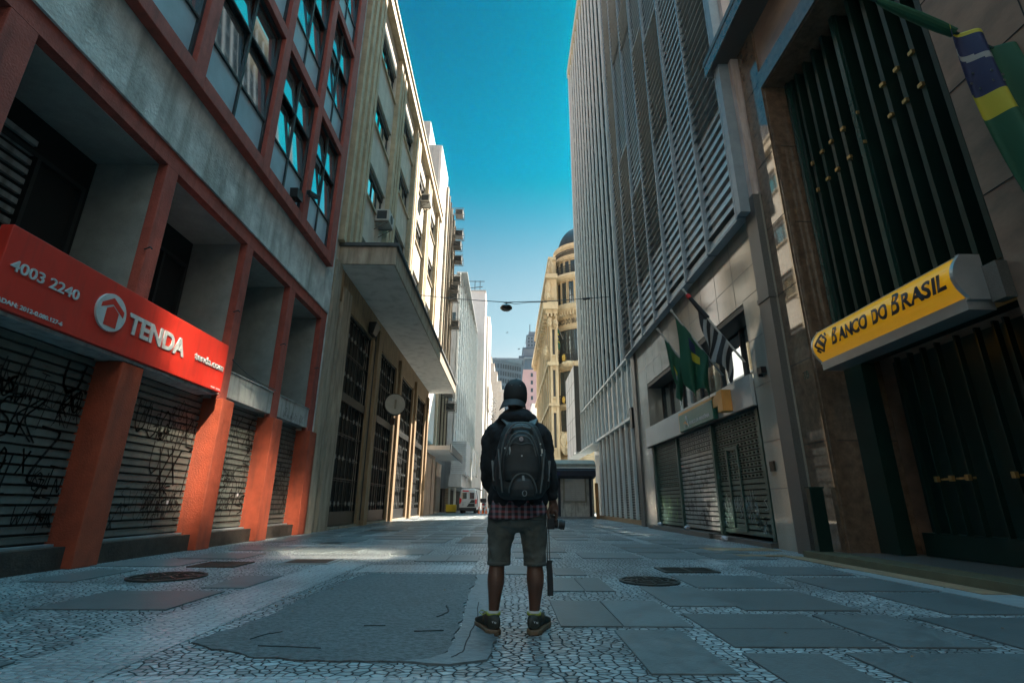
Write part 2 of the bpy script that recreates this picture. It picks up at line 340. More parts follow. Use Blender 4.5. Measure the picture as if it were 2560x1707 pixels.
while y<60:
    x=-.3
    for x0 in (-5.4,-4.3,-3.2,-2.1,-1.0,.1,1.2,2.3,3.4):
        if y<11 and x0<-.5: continue
        if r2.random()<.74:
            wd=r2.choice((.98,.98,.75,.5)); s0=x0+r2.random()*.06
            if r2.random()<.4: slabs.append((s0,s0+wd/2-.005,y,y+.93)); slabs.append((s0+wd/2+.005,s0+wd,y,y+.93))
            else: slabs.append((s0,s0+wd,y,y+.93))
    y+=1.06
so_=sheet('stone_slabs','slab0',slabs,.009)
for k in range(1,4): so_.data.materials.append(M['slab%d'%k])
r6=random.Random(8); tn=[r6.randrange(4) for _ in slabs]
for p in so_.data.polygons: p.material_index=tn[p.index//6]
# asphalt patch with its cement rim
ap=[(-1.95,3.56),(-1.74,3.42),(-1.47,3.28),(-1.20,3.215),(-.93,3.18),(-.56,3.18),(-.42,3.22),(-.33,3.36),(-.31,4.2),(-.35,5.3),(-.33,6.3),(-.36,6.76),(-.92,6.77),(-1.68,6.81),(-1.79,6.23),(-1.81,5.49),(-1.86,5.05),(-1.84,4.31)]
def ragged(poly,amp,seed,st=.06):
    out=[]
    for i,(x,y) in enumerate(poly):
        u,v=poly[(i+1)%len(poly)]; l=math.hypot(u-x,v-y); n=max(1,int(l/st))
        for k in range(n):
            a,c=x+(u-x)*k/n,y+(v-y)*k/n; q=Vector((a*5+seed,c*5,0)); out.append((a+amp*noise.noise(q)+amp*.5*noise.noise(q*3.1),c+amp*noise.noise(q+Vector((9,9,0)))+amp*.5*noise.noise(q*3.1+Vector((5,1,0)))))
    return out
b=MB(); b.prism(ragged(ap,.05,1),'z',-.02,.009); kind(b.build('asphalt_patch','asphalt'),'structure')
rim=[(-.57,3.175),(-.30,3.12),(-.10,3.20),(-.06,3.62),(-.10,4.4),(-.13,5.4),(-.14,6.3),(-.2,6.78),(-.36,6.77),(-.33,6.3),(-.35,5.3),(-.31,4.2),(-.33,3.36),(-.42,3.22)]
b=MB(); b.prism(ragged(rim,.025,4),'z',-.02,.0125); kind(b.build('cement_rim','cement'),'structure')
b=MB()   # cracks
def crack(pts,wd=.0035):
    q=[]
    for (x,y),(u,v) in zip(pts,pts[1:]):
        for k in range(5): j=.012*noise.noise(Vector((x*7+k,y*9,k*.7))); q.append((x+(u-x)*k/5+j,y+(v-y)*k/5-j))
    pts=q+[pts[-1]]
    for a,c in zip(pts,pts[1:]): b.bar((*a,.0125),(*c,.0125),wd,.004)
crack([(-.30,3.24),(-.25,3.35),(-.24,3.6),(-.21,4.2),(-.235,4.9)],.008); crack([(-1.5,3.47),(-1.1,3.42)]); crack([(-1.62,3.62),(-1.58,3.75),(-1.5,3.82)])
crack([(-1.0,4.0),(-.85,4.01)],.010); crack([(-.62,3.85),(-.42,3.87)],.012); crack([(-.52,4.3),(-.45,4.5),(-.50,4.75)],.012); 
kind(b.build('asphalt_cracks','rubber'),'structure')
# covers
def manhole(x,y,r,label):
    t=thing('manhole_cover',label,'manhole cover',(x,y,0),'round manhole covers')
    b=MB(); b.lathe([(0,.012),(r*.86,.012),(r*.86,.016),(r*.88,.010)],(x,y),40); b.build('lid','castiron',t)
    b=MB(); b.lathe([(r*.9,-.01),(r*.9,.018),(r,.018),(r,-.01)],(x,y),40); b.build('rim','castiron',t)
    b=MB()
    for k in range(1,4): b.lathe([(r*.2*k,.012),(r*.2*k,.021),(r*.2*k+.018,.021),(r*.2*k+.018,.012)],(x,y),40)
    for k in range(8):
        a=k*math.pi/4; b.bar((x+r*.2*math.cos(a),y+r*.2*math.sin(a),.016),(x+r*.84*math.cos(a),y+r*.84*math.sin(a),.016),.02,.012)
    b.build('ribs','castiron',t)
manhole(-3.93,6.42,.41,'round iron manhole cover near the red shutter pillars on the left'); manhole(1.64,6.25,.34,'round iron manhole cover on the right, beside the dark drain grate')
def cover(x0,x1,y0,y1,label,m='castiron',frame='concrete'):
    t=thing('access_cover',label,'access cover',((x0+x1)/2,(y0+y1)/2,0),'rectangular covers in the pavement')
    B('frame',frame,t,(x0,x1,y0,y0+.05,-.01,.016),(x0,x1,y1-.05,y1,-.01,.016),(x0,x0+.05,y0+.05,y1-.05,-.01,.016),(x1-.05,x1,y0+.05,y1-.05,-.01,.016))
    bx=[(x0+.05,x1-.05,y0+.05,y1-.05,-.01,.010)]
    k=x0+.09
    while k<x1-.08: bx.append((k,k+.02,y0+.08,y1-.08,.010,.0145)); k+=.06
    B('lid',m,t,*bx)
cover(-4.28,-3.65,7.35,7.95,'rust edged square cover beyond the round manhole on the left','castiron','rustiron')
cover(-3.25,-2.52,7.72,8.4,'reddish square cover at the edge of the sunlit mosaic','rustiron','concrete')
cover(-4.0,-3.45,11.25,11.95,'dark square cover in front of the last red pillar'); cover(-4.4,-3.3,16.5,17.4,'wide dark cover in front of the first barred gate')
cover(-1.12,-.48,11.9,14.0,'long dark cover in the middle of the street behind the man'); cover(-1.15,-.72,17.5,19.9,'farthest long dark cover in the middle of the street')
t=thing('drain_grate','dark iron street drain with two grates, right of the man','drain grate',(2.4,7.27,0))
B('frame','castiron',t,(2.05,2.78,7.02,7.07,-.01,.016),(2.05,2.78,7.48,7.53,-.01,.016),(2.05,2.10,7.07,7.48,-.01,.016),(2.73,2.78,7.07,7.48,-.01,.016),(2.39,2.43,7.07,7.48,-.01,.016))
B('pit','darkback',t,(2.10,2.39,7.07,7.48,-.01,.006),(2.43,2.73,7.07,7.48,-.01,.006))
bx=[]
for k in range(7): bx+=[(2.10,2.39,7.1+k*.055,7.118+k*.055,.006,.014),(2.43,2.73,7.1+k*.055,7.118+k*.055,.006,.014)]
B('grate','castiron',t,*bx)
# leaves and litter on the ground
r3=random.Random(3); b=MB()
for k in range(70):
    x=r3.uniform(-5.2,5); y=r3.uniform(3,14) if k>12 else r3.uniform(4.6,5.4)
    if k<=12: x=-1.95+r3.uniform(-.15,.1)
    a=r3.random()*6.3; s_=r3.uniform(.008,.022); c,sn=math.cos(a)*s_,math.sin(a)*s_; z=.021
    b.add([(x-c,y-sn,z),(x+sn*.5,y-c*.5,z+.006),(x+c,y+sn,z+.002),(x-sn*.5,y+c*.5,z+.008)],[(0,1,2,3)])
o=b.build('dry_leaves','tacyellow'); tag(o,'tiny dry leaves and crumbs scattered over the paving','leaf litter'); kind(o,'stuff')

# air: closed box of thin haze round everything
if HAZE:
    hb_=MB(); hb_.box(-120,120,-60,330,-1.5,95); hz=bpy.data.materials.new('haze'); hz.use_nodes=True; nt=hz.node_tree; nt.nodes.remove(nt.nodes['Principled BSDF']); pv=nt.nodes.new('ShaderNodeVolumePrincipled'); pv.inputs['Color'].default_value=(.80,.92,1,1); pv.inputs['Density'].default_value=HAZE; pv.inputs['Anisotropy'].default_value=.3
    nt.links.new(pv.outputs[0],nt.nodes['Material Output'].inputs['Volume']); kind(hb_.build('haze',hz),'stuff')
# ================================================================ LEFT: red framed building
XL=-5.7
rb=thing('commercial_building','grey stucco building with red pillars, red window grid and graffitied shutters on the left','building',(-8,5,0))
PIL=[(-3.4,-3.1),(-.6,-.3),(1.95,2.25),(4.32,4.68),(7.11,7.39),(9.81,10.09),(12.08,12.43),(14.41,14.8)]
B('wall','stucco',rb,(-7.0,XL+.04,-4,14.8,6.5,7.815),(-7.0,-6.5,-4,14.8,7.816,27),(-6.02,XL+.04,-4,14.8,23.96,27),(-14,-7.0,-4,14.8,3.0,27),(XL-.3,XL+.02,14.8,14.86,0,27))
B('ledge_beam','redpaint',rb,(-6.0,XL,-4,14.8,6.2,6.499))
for a,c in PIL:
    b=MB(); b.box(-5.86,XL,a,c,2.78,6.2); b.build('pillar','redpaint',rb,.012)
    b=MB(); b.box(-6.1,-5.60,a-.02,c+.14,0,2.778); b.build('pillar','redlow',rb,.015)
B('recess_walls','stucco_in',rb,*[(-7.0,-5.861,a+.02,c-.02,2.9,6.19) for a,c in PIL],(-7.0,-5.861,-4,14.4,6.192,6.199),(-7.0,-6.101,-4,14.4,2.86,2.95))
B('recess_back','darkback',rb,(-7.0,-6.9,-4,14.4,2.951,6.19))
# slatted vents high at the back of the first bay
for y0 in (4.75,5.55,2.4,3.2): B('vent_slats','fascia',rb,*[(-6.9,-6.84,y0,y0+.55,3.95+.16*k,4.03+.16*k) for k in range(12)])
for a,c in ((5.3,7.0),(8.2,9.7)): B('door_frame','steel',rb,(-6.9,-6.82,a,a+.06,2.96,5.55),(-6.9,-6.82,c-.06,c,2.96,5.55),(-6.9,-6.82,a,c,5.551,5.62),(-6.9,-6.82,(a+c)/2,(a+c)/2+.06,2.96,5.55))
def fascia(a,c): 
    b=MB(); b.box(-5.95,-5.72,a,c,2.86,3.38); b.box(-5.95,-5.70,a,c,3.381,3.41); return b.build('fascia_panel','fascia',rb,.006)
for (a,c),(d,e) in zip(PIL,PIL[1:]): fascia(c,d)
gr=random.Random(11)
def scribble(y0,y1,z0,z1,x,m,par,n,size=(.25,.5),wd=.018):
    """spray-painted tags: letter-like strokes following the wall"""
    b=MB()
    def stroke(p,wd=wd):
        for _ in range(2):
            q=[p[0]]
            for (a,c),(d,e) in zip(p,p[1:]): q+=[(a*.75+d*.25,c*.75+e*.25),(a*.25+d*.75,c*.25+e*.75)]
            p=q+[p[-1]]
        for (a,c),(d,e) in zip(p,p[1:]):
            if min(a,d)<y0 or max(a,d)>y1 or min(c,e)<z0 or max(c,e)>z1: continue
            dx,dz=d-a,e-c; l=math.hypot(dx,dz)+1e-6; nx,nz=-dz/l*wd/2,dx/l*wd/2
            ex,ez=dx/l*wd*.35,dz/l*wd*.35
            b.add([(x,a+nx-ex,c+nz-ez),(x,a-nx-ex,c-nz-ez),(x,d-nx+ex,e-nz+ez),(x,d+nx+ex,e+nz+ez)],[(0,1,2,3)])
    forms=['N','A','V','S','U','I','O','K','Z','T','J','W','X','R']
    F={'N':[(0,0),(.1,1),(.6,.05),(.7,1)],'A':[(0,0),(.4,1),(.75,0)],'V':[(0,1),(.3,0),(.7,1)],'S':[(.6,.95),(.2,.9),(.05,.65),(.5,.45),(.55,.15),(.1,0)],'U':[(0,1),(.05,.2),(.3,0),(.6,.2),(.65,1)],
       'I':[(.2,1),(.1,-.3)],'O':[(.3,1),(0,.6),(.1,.1),(.4,0),(.6,.4),(.5,.9),(.3,1)],'K':[(.1,1),(0,0),(.05,.5),(.6,1),(.05,.5),(.6,0)],'Z':[(0,1),(.6,.95),(0,.1),(.7,0)],'T':[(0,1),(.7,.95),(.35,.97),(.3,-.2)],
       'J':[(.5,1),(.45,.2),(.2,0),(0,.2)],'W':[(0,1),(.15,0),(.35,.6),(.5,0),(.75,1)],'X':[(0,1),(.6,0),(.3,.5),(.6,1),(0,0)],'R':[(0,0),(.05,1),(.45,.85),(.1,.5),(.6,0)]}
    for _ in range(n):
        cy_=gr.uniform(y0,y1-.2); cz=gr.uniform(z0+.05,z1-.45); s_=gr.uniform(*size); tall=s_*gr.uniform(1.0,1.7)
        ww=wd*gr.uniform(.55,1.5)
        for k in range(gr.choice((1,2,3,4,5))):
            f=F[gr.choice(forms)]; pts=[]
            for (u,v_),(u2,v2) in zip(f,f[1:]):
                for t in (0,.5): pts.append((u+(u2-u)*t,v_+(v2-v_)*t))
            pts.append(f[-1]); j=gr.uniform(-.12,.12)
            stroke([(cy_+(u+v_*.12+.02*math.sin(9*v_+k))*s_,cz+v_*tall+j) for u,v_ in pts],ww); cy_+=s_*.8
    return b.build('graffiti',m,par)
def roller(par,y0,y1,z0,z1,x,m,pitch=.105,side=1,perf=None,solid=None,name='roller_shutter'):
    b=MB(); z=z0
    while z<z1-.01:
        zt=min(z+pitch,z1)
        b.box(x-side*.03,x+side*.004,y0,y1,z+.030,zt-.006); b.box(x-side*.008,x+side*.010,y0,y1,zt-.012,zt-.002)
        z+=pitch
    o=b.build(name,m,par); B('slat_gap_shade','acdark',o,(x-side*.05,x-side*.031,y0,y1,z0,z1)); return o  # dark sheet behind the slats paints in the shade between them
for i,((a,c),(d,e)) in enumerate(zip(PIL,PIL[1:])):
    y0,y1=c+.14,d-.02
    s_=roller(rb,y0,y1,.30,2.86,-6.0,'shutter',.118)
    if d<12: scribble(y0+.05,y1-.03,.4,1.55,-5.988,'spray',s_,12,(.14,.26),.016); scribble(y0+.05,y1-.03,1.7,2.7,-5.988,'spray',s_,11,(.12,.3),.015)
    else: scribble(y0+.05,y1-.03,.4,2.6,-5.988,'spray',s_,20,(.12,.26),.014)
    if 4<y0<5 or 7<y0<8 or y0>10: scribble(y0+.05,y1-.03,.5,2.7,-5.986,'spray',s_,5,(.35,.6),.026)
    B('plinth','plinth',rb,(-6.3,-5.74,y0,y1,0,.27)); B('sill','concrete',rb,(-6.1,-5.9,y0,y1,.271,.30))
    for k in range(1):
        yy=gr.uniform(y0+.2,y1-.3); zz=gr.uniform(.7,1.5); B('sticker','paper',s_,(-5.99,-5.984,yy,yy+.05,zz,zz+.06))
scribble(12.6,14.3,2.9,3.3,-5.717,'spray',rb,3,(.12,.2),.012)
# projecting red window grid
XO,XG=-5.47,-5.64
COLS=[(-4.0,-3.7),(-1.3,-1.0),(1.75,2.05),(4.36,4.66),(6.86,7.16),(9.42,9.72),(11.62,11.95),(13.72,14.2)]
ROWS=[(7.82,8.12),(11.6,11.9),(15.7,16.0),(19.7,20.0),(23.6,23.95)]
bx=[]
for a,c in COLS: bx.append((-6.1,XO,a,c,7.82,23.95))
for z0,z1 in ROWS:
    for (a,c),(d,e) in zip(COLS,COLS[1:]): bx.append((-6.1,XO+.0,c,d,z0,z1))
fr=MB()
for x in bx: fr.box(*x)
fr.build('window_grid','redpaint',rb,.012)
for (z0,z1),(z2,z3) in zip(ROWS,ROWS[1:]):
    for (a,c),(d,e) in zip(COLS,COLS[1:]):
        y0,y1,h=c,d,z2-z1
        wf=B('window','steel',rb,*rect_frame(XG,XG+.07,y0,y1,z1,z2,.06),(XG,XG+.06,(y0+y1)/2-.03,(y0+y1)/2+.03,z1+.06,z2-.06),(XG,XG+.06,y0+.06,(y0+y1)/2-.03,z1+h*.27,z1+h*.27+.05),(XG,XG+.06,(y0+y1)/2+.03,y1-.06,z1+h*.27,z1+h*.27+.05),
             (XG,XG+.06,y0+.06,(y0+y1)/2-.03,z1+h*.66,z1+h*.66+.05),(XG,XG+.06,(y0+y1)/2+.03,y1-.06,z1+h*.66,z1+h*.66+.05))
        ym=(y0+y1)/2
        for ya,yb in ((y0+.06,ym-.03),(ym+.03,y1-.06)):
            for za,zb in ((z1+h*.27+.05,z1+h*.66),(z1+h*.66+.05,z2-.06)):
                tl=R(gr.uniform(3.5,6.5)); tw=gr.uniform(-.012,.012); hh=(zb-za)/2
                MB().obox((XG+.03-hh*math.sin(tl),(ya+yb)/2,(za+zb)/2),(.004,0,0),(tw,(yb-ya)/2,0),(-hh*math.sin(tl),0,hh)).build('pane','glass',wf)
        B('frosted_pane','frost',wf,(XG-.04,XG+.02,y0+.06,y1-.06,z1+.06,z1+h*.27))
# metal hooks on the pillars, cable
for a,c in PIL[3:]: MB().tube([(-5.72,a-.02,4.6),(-5.6,a-.06,4.62),(-5.56,a-.07,4.58)],.012,6).build('hook','steel',rb)
o=MB().tube([(-5.66,9.98,3.62),(-5.6,10.5,3.46),(-5.6,11.2,3.40),(-5.66,12.05,3.43)],.014,6).build('cable','steel',None); tag(o,'thin black cable sagging between the red pillars above the grey panel','cable')
t=thing('security_camera','small black camera at the bottom corner of the red window grid','security camera',(-5.4,11.8,8.6))
MB().tube([(-5.47,11.8,8.75),(-5.3,11.82,8.78)],.02,6).build('arm','steel',t); MB().bar((-5.36,11.55,8.72),(-5.3,11.95,8.82),.11,.1).build('housing','camblack',t)
t=thing('floodlight','dark floodlight tucked in the bottom of the third red window opening','floodlight',(-5.6,11.3,8.2))
MB().obox((-5.55,11.25,8.42),(.13,0,0),(0,.16,.02),(0,-.02,.12)).build('lamp_head','camblack',t); B('bracket','steel',t,(-5.57,-5.53,11.23,11.27,8.12,8.31))
# ---------------------------------------------------------------- red shop sign
t=thing('shop_sign','long bright red sign with a grey house logo and the word TENDA above the shutters','sign',(-5.6,7.3,2.84))
XS=-5.55
b=MB(); b.box(-5.699,XS,5.0,9.58,2.84,3.79); b.build('sign_box','signred',t,.01)
B('underside','fascia',t,(-5.98,-5.6,5.0,9.5,2.79,2.835))
text('phone_number','4003 2240','signgrey',t,5.10,6.03,3.285,3.42,XS,'L',.012,.012)
text('permit_number','CADAN: 2012-0.080.127-6','signgrey',t,5.02,5.92,2.90,2.955,XS,'L',.03,.006)
text('brand_name','TENDA','signgrey',t,6.93,8.27,3.175,3.475,XS,'L',.03,.016)
text('web_address','tenda.com','signgrey',t,8.57,9.49,3.24,3.375,XS,'L',.012,.02)
text('small_code','0000 - 0070','signgrey',t,9.22,9.53,2.875,2.905,XS,'L',.01,.004)
b=MB(); cyy,czz,rr=6.57,3.335,.265
ring=[(cyy+rr*math.cos(2*math.pi*k/48),czz+rr*math.sin(2*math.pi*k/48)) for k in range(48)]
b.prism(ring,'x',XS,XS+.03); b.build('logo_disc','signgrey',t)
b=MB(); b.prism([(cyy-.20,czz+.085),(cyy-.02,czz+.21),(cyy+.21,czz+.075),(cyy+.21,czz-.01),(cyy-.01,czz+.12),(cyy-.20,czz+.02)],'x',XS+.0305,XS+.034); b.build('logo_roof','signred',t)
b=MB(); b.prism([(cyy-.10,czz+.035),(cyy,czz+.095),(cyy+.12,czz+.02),(cyy+.12,czz-.20),(cyy-.10,czz-.20)],'x',XS+.0305,XS+.034); b.build('logo_house','signred',t)
# ================================================================ cream building with the long canopy
cb=thing('office_building','cream building with vertical fins, barred gates and a long concrete canopy on the left','building',(-9,25,0))
G=[(16.75,20.0),(21.5,24.75),(26.25,29.5),(31.0,34.25)]
XP=-5.72
wl=MB(); wl.box(-14,XP-.25,14.86,35.6,0,22.6)
# wall skin between openings
ROWZ=[(9.2,10.75),(12.6,14.2),(16.1,17.7),(19.65,21.2)]
def skin(y0,y1):
    z=8.9
    for a,c in ROWZ: wl.box(XP-.25,XP,y0,y1,z,a); z=c
    wl.box(XP-.25,XP,y0,y1,z,22.5)
for a,c in G: skin(a,c)
wl.box(XP-.25,XP,14.86,16.75,0,22.5)
for (a,c),(d,e) in zip(G,G[1:]+[(35.6,0)]): wl.box(XP-.25,XP,c,d,0,22.5)
wl.build('wall','cream',cb)
B('base_wall','travbrown',cb,(XP,-5.66,14.86,35.6,7.35,8.45))
P=[(16.75,)]
for i,(a,c) in enumerate([(15.0,16.75)]+[(G[k][1],G[k+1][0]) for k in range(3)]+[(34.25,35.6)]):
    mt='travert' if i==0 else 'travbrown'
    if i==0: B('pier',mt,cb,(XP,-5.60,14.88,15.45,0,8.45),(XP,-5.70,15.45,15.85,0,8.45),(XP,-5.60,15.85,16.74,0,7.9))
    else: B('pier',mt,cb,(XP,-5.62,a+.002,a+.42,0,7.349),(XP,-5.50,a+.5,a+.95,0,7.9),(XP,-5.62,a+1.0,min(c,35.59)-.002,0,7.349))
B('plinth','travert',cb,*[(XP,-5.62,a,c,0,.07) for a,c in G])
# upper ribs
for i,(a,c) in enumerate([(14.9,16.75)]+[(G[k][1],G[k+1][0]) for k in range(3)]+[(34.25,35.6)]):
    w_=c-a
    if i==0: rs=[(14.9,15.15),(15.45,15.75),(16.05,16.35),(16.5,16.74)]
    else: rs=[(a+.05,a+.42),(a+w_*.5-.12,a+w_*.5+.12),(c-.42,c-.05)] if i<4 else [(a+.05,a+.42),(35.2,35.59)]
    for y0,y1 in rs: B('rib','creamrib',cb,(XP,-5.50,y0,y1,9.2,22.4))
B('roof_beam','creamrib',cb,(-6.2,-5.38,14.88,35.7,22.4,22.95),(-6.4,-5.30,14.86,35.72,22.951,23.1))
for a,c in G:
    for z0,z1 in ROWZ:
        wf=B('window','acdark',cb,*rect_frame(XP-.2,XP-.13,a+.06,c-.06,z0+.02,z1-.02,.05),(XP-.2,XP-.13,(a+c)/2-.03,(a+c)/2+.03,z0+.07,z1-.07),(XP-.2,XP-.13,a+.8,a+.85,z0+.07,z1-.07),(XP-.2,XP-.13,c-.85,c-.8,z0+.07,z1-.07))
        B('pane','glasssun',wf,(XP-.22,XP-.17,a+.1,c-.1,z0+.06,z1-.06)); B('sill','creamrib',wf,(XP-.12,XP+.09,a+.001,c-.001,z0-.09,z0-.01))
        B('roller_blind','acdark',wf,(XP-.16,XP-.1,a+.02,c-.02,z1-.3,z1-.02))
# barred gates
for a,c in G:
    gt=B('gate','iron',cb,*rect_frame(-5.80,-5.72,a,c,.1,7.33,.07),(-5.80,-5.70,a+.07,c-.07,4.2,4.5))
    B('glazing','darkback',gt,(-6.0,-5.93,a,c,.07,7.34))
    b=MB(); n=8; st=(c-a)/n
    for k in range(1,n):
        y=a+k*st; w_=.045 if k==n//2 else .022
        b.box(-5.78,-5.74,y-w_/2,y+w_/2,.17,4.2); b.box(-5.78,-5.74,y-w_/2,y+w_/2,4.5,7.26)
    for z in (.8,1.55,2.3,3.05,3.7,5.15,5.85,6.55): b.box(-5.785,-5.745,a+.07,c-.07,z-.011,z+.011)
    for z in (1.55,3.05,5.85): b.box(-5.79,-5.73,a+.07,c-.07,z+.05,z+.085)
    b.build('bars','iron',gt)
    b=MB()
    for k in range(1,n):
        if k==n//2: continue
        y=a+k*st
        for z in (.8,2.3,3.7,5.15,6.55):
            b.obox((-5.735,y,z),(.02,0,0),(0,.028,0),(0,0,.075)); b.obox((-5.735,y,z),(.018,0,0),(0,.07,0),(0,0,.02))
    b.build('ornament','ironlite',gt)
    B('kick_panel','iron',gt,(-5.79,-5.73,a+.07,c-.07,.17,.55))
# canopy
cn=B('canopy','soffit',cb,(XP,-3.86,15.3,36.05,8.45,8.6))
B('fascia','travert',cn,(XP,-3.80,15.22,15.3,8.45,9.1),(-3.86,-3.80,15.3,36.05,8.45,9.1),(XP,-3.8,36.05,36.1,8.45,9.1)); B('lip','lip',cn,(XP,-3.72,15.14,36.16,9.101,9.22))
MB().tube([(-5.62,20.35,8.0),(-5.62,20.35,.2)],.035,8).build('drainpipe','steel',cb)
t=thing('wall_hopper','dark box lamp on the wall below the start of the canopy','wall lamp',(-5.5,19.5,7.5))
b=MB(); b.rings([[(-5.62,19.2,7.35),(-5.62,19.7,7.35),(-5.45,19.7,7.35),(-5.45,19.2,7.35)],[(-5.62,19.1,7.8),(-5.62,19.8,7.8),(-5.3,19.8,7.8),(-5.3,19.1,7.8)]]); b.build('housing','camblack',t); B('lamp_glass','acdark',t,(-5.6,-5.34,19.15,19.75,7.8,7.83))
# round sign
t=thing('round_sign','round cream sign on an arm in front of the second barred gate','sign',(-5.2,22.8,4.6))
def disc(cx,cy_,cz,r,th,ax):
    b=MB(); ax=Vector(ax).normalized(); u=Vector((0,0,1)); v=ax.cross(u).normalized(); c=Vector((cx,cy_,cz)); n=40
    b.rings([[c+ax*t*th+r*q*(math.cos(2*math.pi*k/n)*v+math.sin(2*math.pi*k/n)*u) for k in range(n)] for t,q in((-.5,.97),(-.5,1),(.5,1),(.5,.97))]); return b
disc(-5.15,22.7,5.1,.50,.20,(.5,-1,0)).build('rim','acdark',t); disc(-5.09,22.58,5.1,.46,.02,(.5,-1,0)).build('face','cream',t)
MB().bar((-5.07,22.545,4.88),(-5.07,22.545,5.3),.09,.02,(0,1,0)).build('symbol','travert',t)
MB().tube([(-5.7,22.9,5.1),(-5.2,22.8,5.1)],.04,6).build('arm','steel',t); B('control_box','rustiron',t,(-5.3,-5.1,22.75,22.9,4.2,4.5))
# air conditioners
def ac(x,y,z,label,s=1.,m='acwhite',grp='air conditioners on the facades'):
    t=thing('air_conditioner',label,'air conditioner',(x,y,z),grp)
    b=MB(); b.box(x,x+.62*s,y,y+.85*s,z,z+.55*s); b.build('casing',m,t,.015)
    B('grille','acdark',t,(x+.1*s,x+.52*s,y-.012,y,z+.08*s,z+.47*s)); b=MB(); b.lathe([(0,0),(.2*s,0),(.2*s,.01),(0,.01)],(0,0),20)
    b.v=[(x+.62*s+q[2],y+.45*s+q[0],z+.28*s+q[1]) for q in b.v]; b.build('fan','acdark',t)
    b=MB(); b.bar((x-.05,y+.08,z-.03),(x+.6*s,y+.08,z-.03),.035); b.bar((x-.05,y+.77*s,z-.03),(x+.6*s,y+.77*s,z-.03),.035); b.bar((x-.05,y+.08,z-.42),(x+.55*s,y+.08,z-.05),.03); b.bar((x-.05,y+.77*s,z-.42),(x+.55*s,y+.77*s,z-.05),.03); b.build('bracket','acmetal',t)
    return t
ac(-5.72,18.7,12.25,'white air conditioner under a window at the near end of the cream building'); B('ledge','acmetal',None,(0,.01,0,.01,-1,-.99)) if 0 else None
ac(-5.72,27.9,19.3,'sunlit air conditioner high on the third bay of the cream building')
# ================================================================ white tower with dark glazed strip
wt=thing('office_tower','tall white tower whose dark glazed strip carries many air conditioners, behind the cream building','building',(-9,41,0))
B('wall','white',wt,(-14,-5.75,35.7,40.2,5.2,30.0),(-14,-6.1,40.2,47.5,5.2,30.0),(-14,-6.95,36.1,46,30.0,32.85))
B('base_wall','travert',wt,(-14,-5.9,36.2,40.6,0,4.2),(-14,-6.0,41.7,43.4,0,4.2),(-14,-6.0,44.3,47.5,0,4.2),(-14,-6.6,36.15,47.5,4.2,5.2))
B('side_wall','whitegrey',wt,(-14,-6.0,35.66,35.699,5,30.0),(-14,-6.99,36.06,36.09,30.0,32.85))
B('door','darkback',wt,(-6.3,-6.2,40.6,41.7,.1,3.3)); B('door','darkback',wt,(-6.3,-6.2,43.4,44.3,.1,3.3))
B('roller_shutter','shutter',wt,*[(-5.99,-5.96,44.4,47.2,.2+.12*k,.29+.12*k) for k in range(24)])
B('service_pipe','tanpipe',wt,(-5.95,-5.55,39.6,40.0,5.1,28.6))
B('glass_strip','glassb',wt,(-6.15,-6.0,40.2,47.4,5.1,29.0))
for k in range(7): B('mullion','tanpipe' if k%2 else 'bronze',wt,(-6.0,-5.62,40.55+k*1.1,40.67+k*1.1,5.1,29.0))
for k in range(8):
    z=5.4+k*3.0; B('transom','bronze',wt,*[(-5.99,-5.88,40.68+j*1.1,41.64+j*1.1,z,z+.25) for j in range(6)])
cn=B('canopy','white',wt,(-5.9,-4.05,36.3,46.4,4.45,4.75)); B('edge_sign','lip',cn,(-4.05,-3.98,36.3,46.4,4.25,4.85))
def cage(x,y,z,label,s=1.15):
    t=thing('air_conditioner',label,'air conditioner',(x,y,z),'air conditioners in brackets on the glazed strip')
    b=MB(); b.box(x+.1,x+.75*s,y,y+.8*s,z+.08,z+.62*s); b.build('casing','acmetal',t)
    B('grille','acdark',t,(x+.15,x+.7*s,y-.01,y,z+.13,z+.55*s))
    b=MB()
    for dy in (-.04,.84*s):
        for zz in (z,z+.7*s): b.bar((x-.3,y+dy,zz),(x+.85*s,y+dy,zz),.04)
        b.bar((x+.83*s,y+dy,z),(x+.83*s,y+dy,z+.7*s),.04); b.bar((x-.2,y+dy,z+.65*s),(x+.83*s,y+dy,z),.03)
    b.build('bracket','acmetal',t)
for (y,z),lb in zip([(45.0,29.3),(45.6,27.2),(44.2,25.2),(45.6,24.3),(45.2,21.8),(43.6,20.2),(43.2,19.2),(45.4,17.2),(42.4,9.9),(44.6,9.0)],
  ['topmost air conditioner bracket of the dark glazed strip, against the sky','second air conditioner bracket from the top of the glazed strip','third air conditioner from the top, in a pale frame','fourth air conditioner from the top, just below another','air conditioner in a framed box halfway up the glazed strip','air conditioner with hanging pipes below the framed box','rusty small air conditioner beside the hanging pipes','air conditioner box seen in front of the grey office building','air conditioner just under the edge of the long canopy','lowest air conditioner box of the glazed strip']):
    cage(-5.6,y,z-.3,lb)
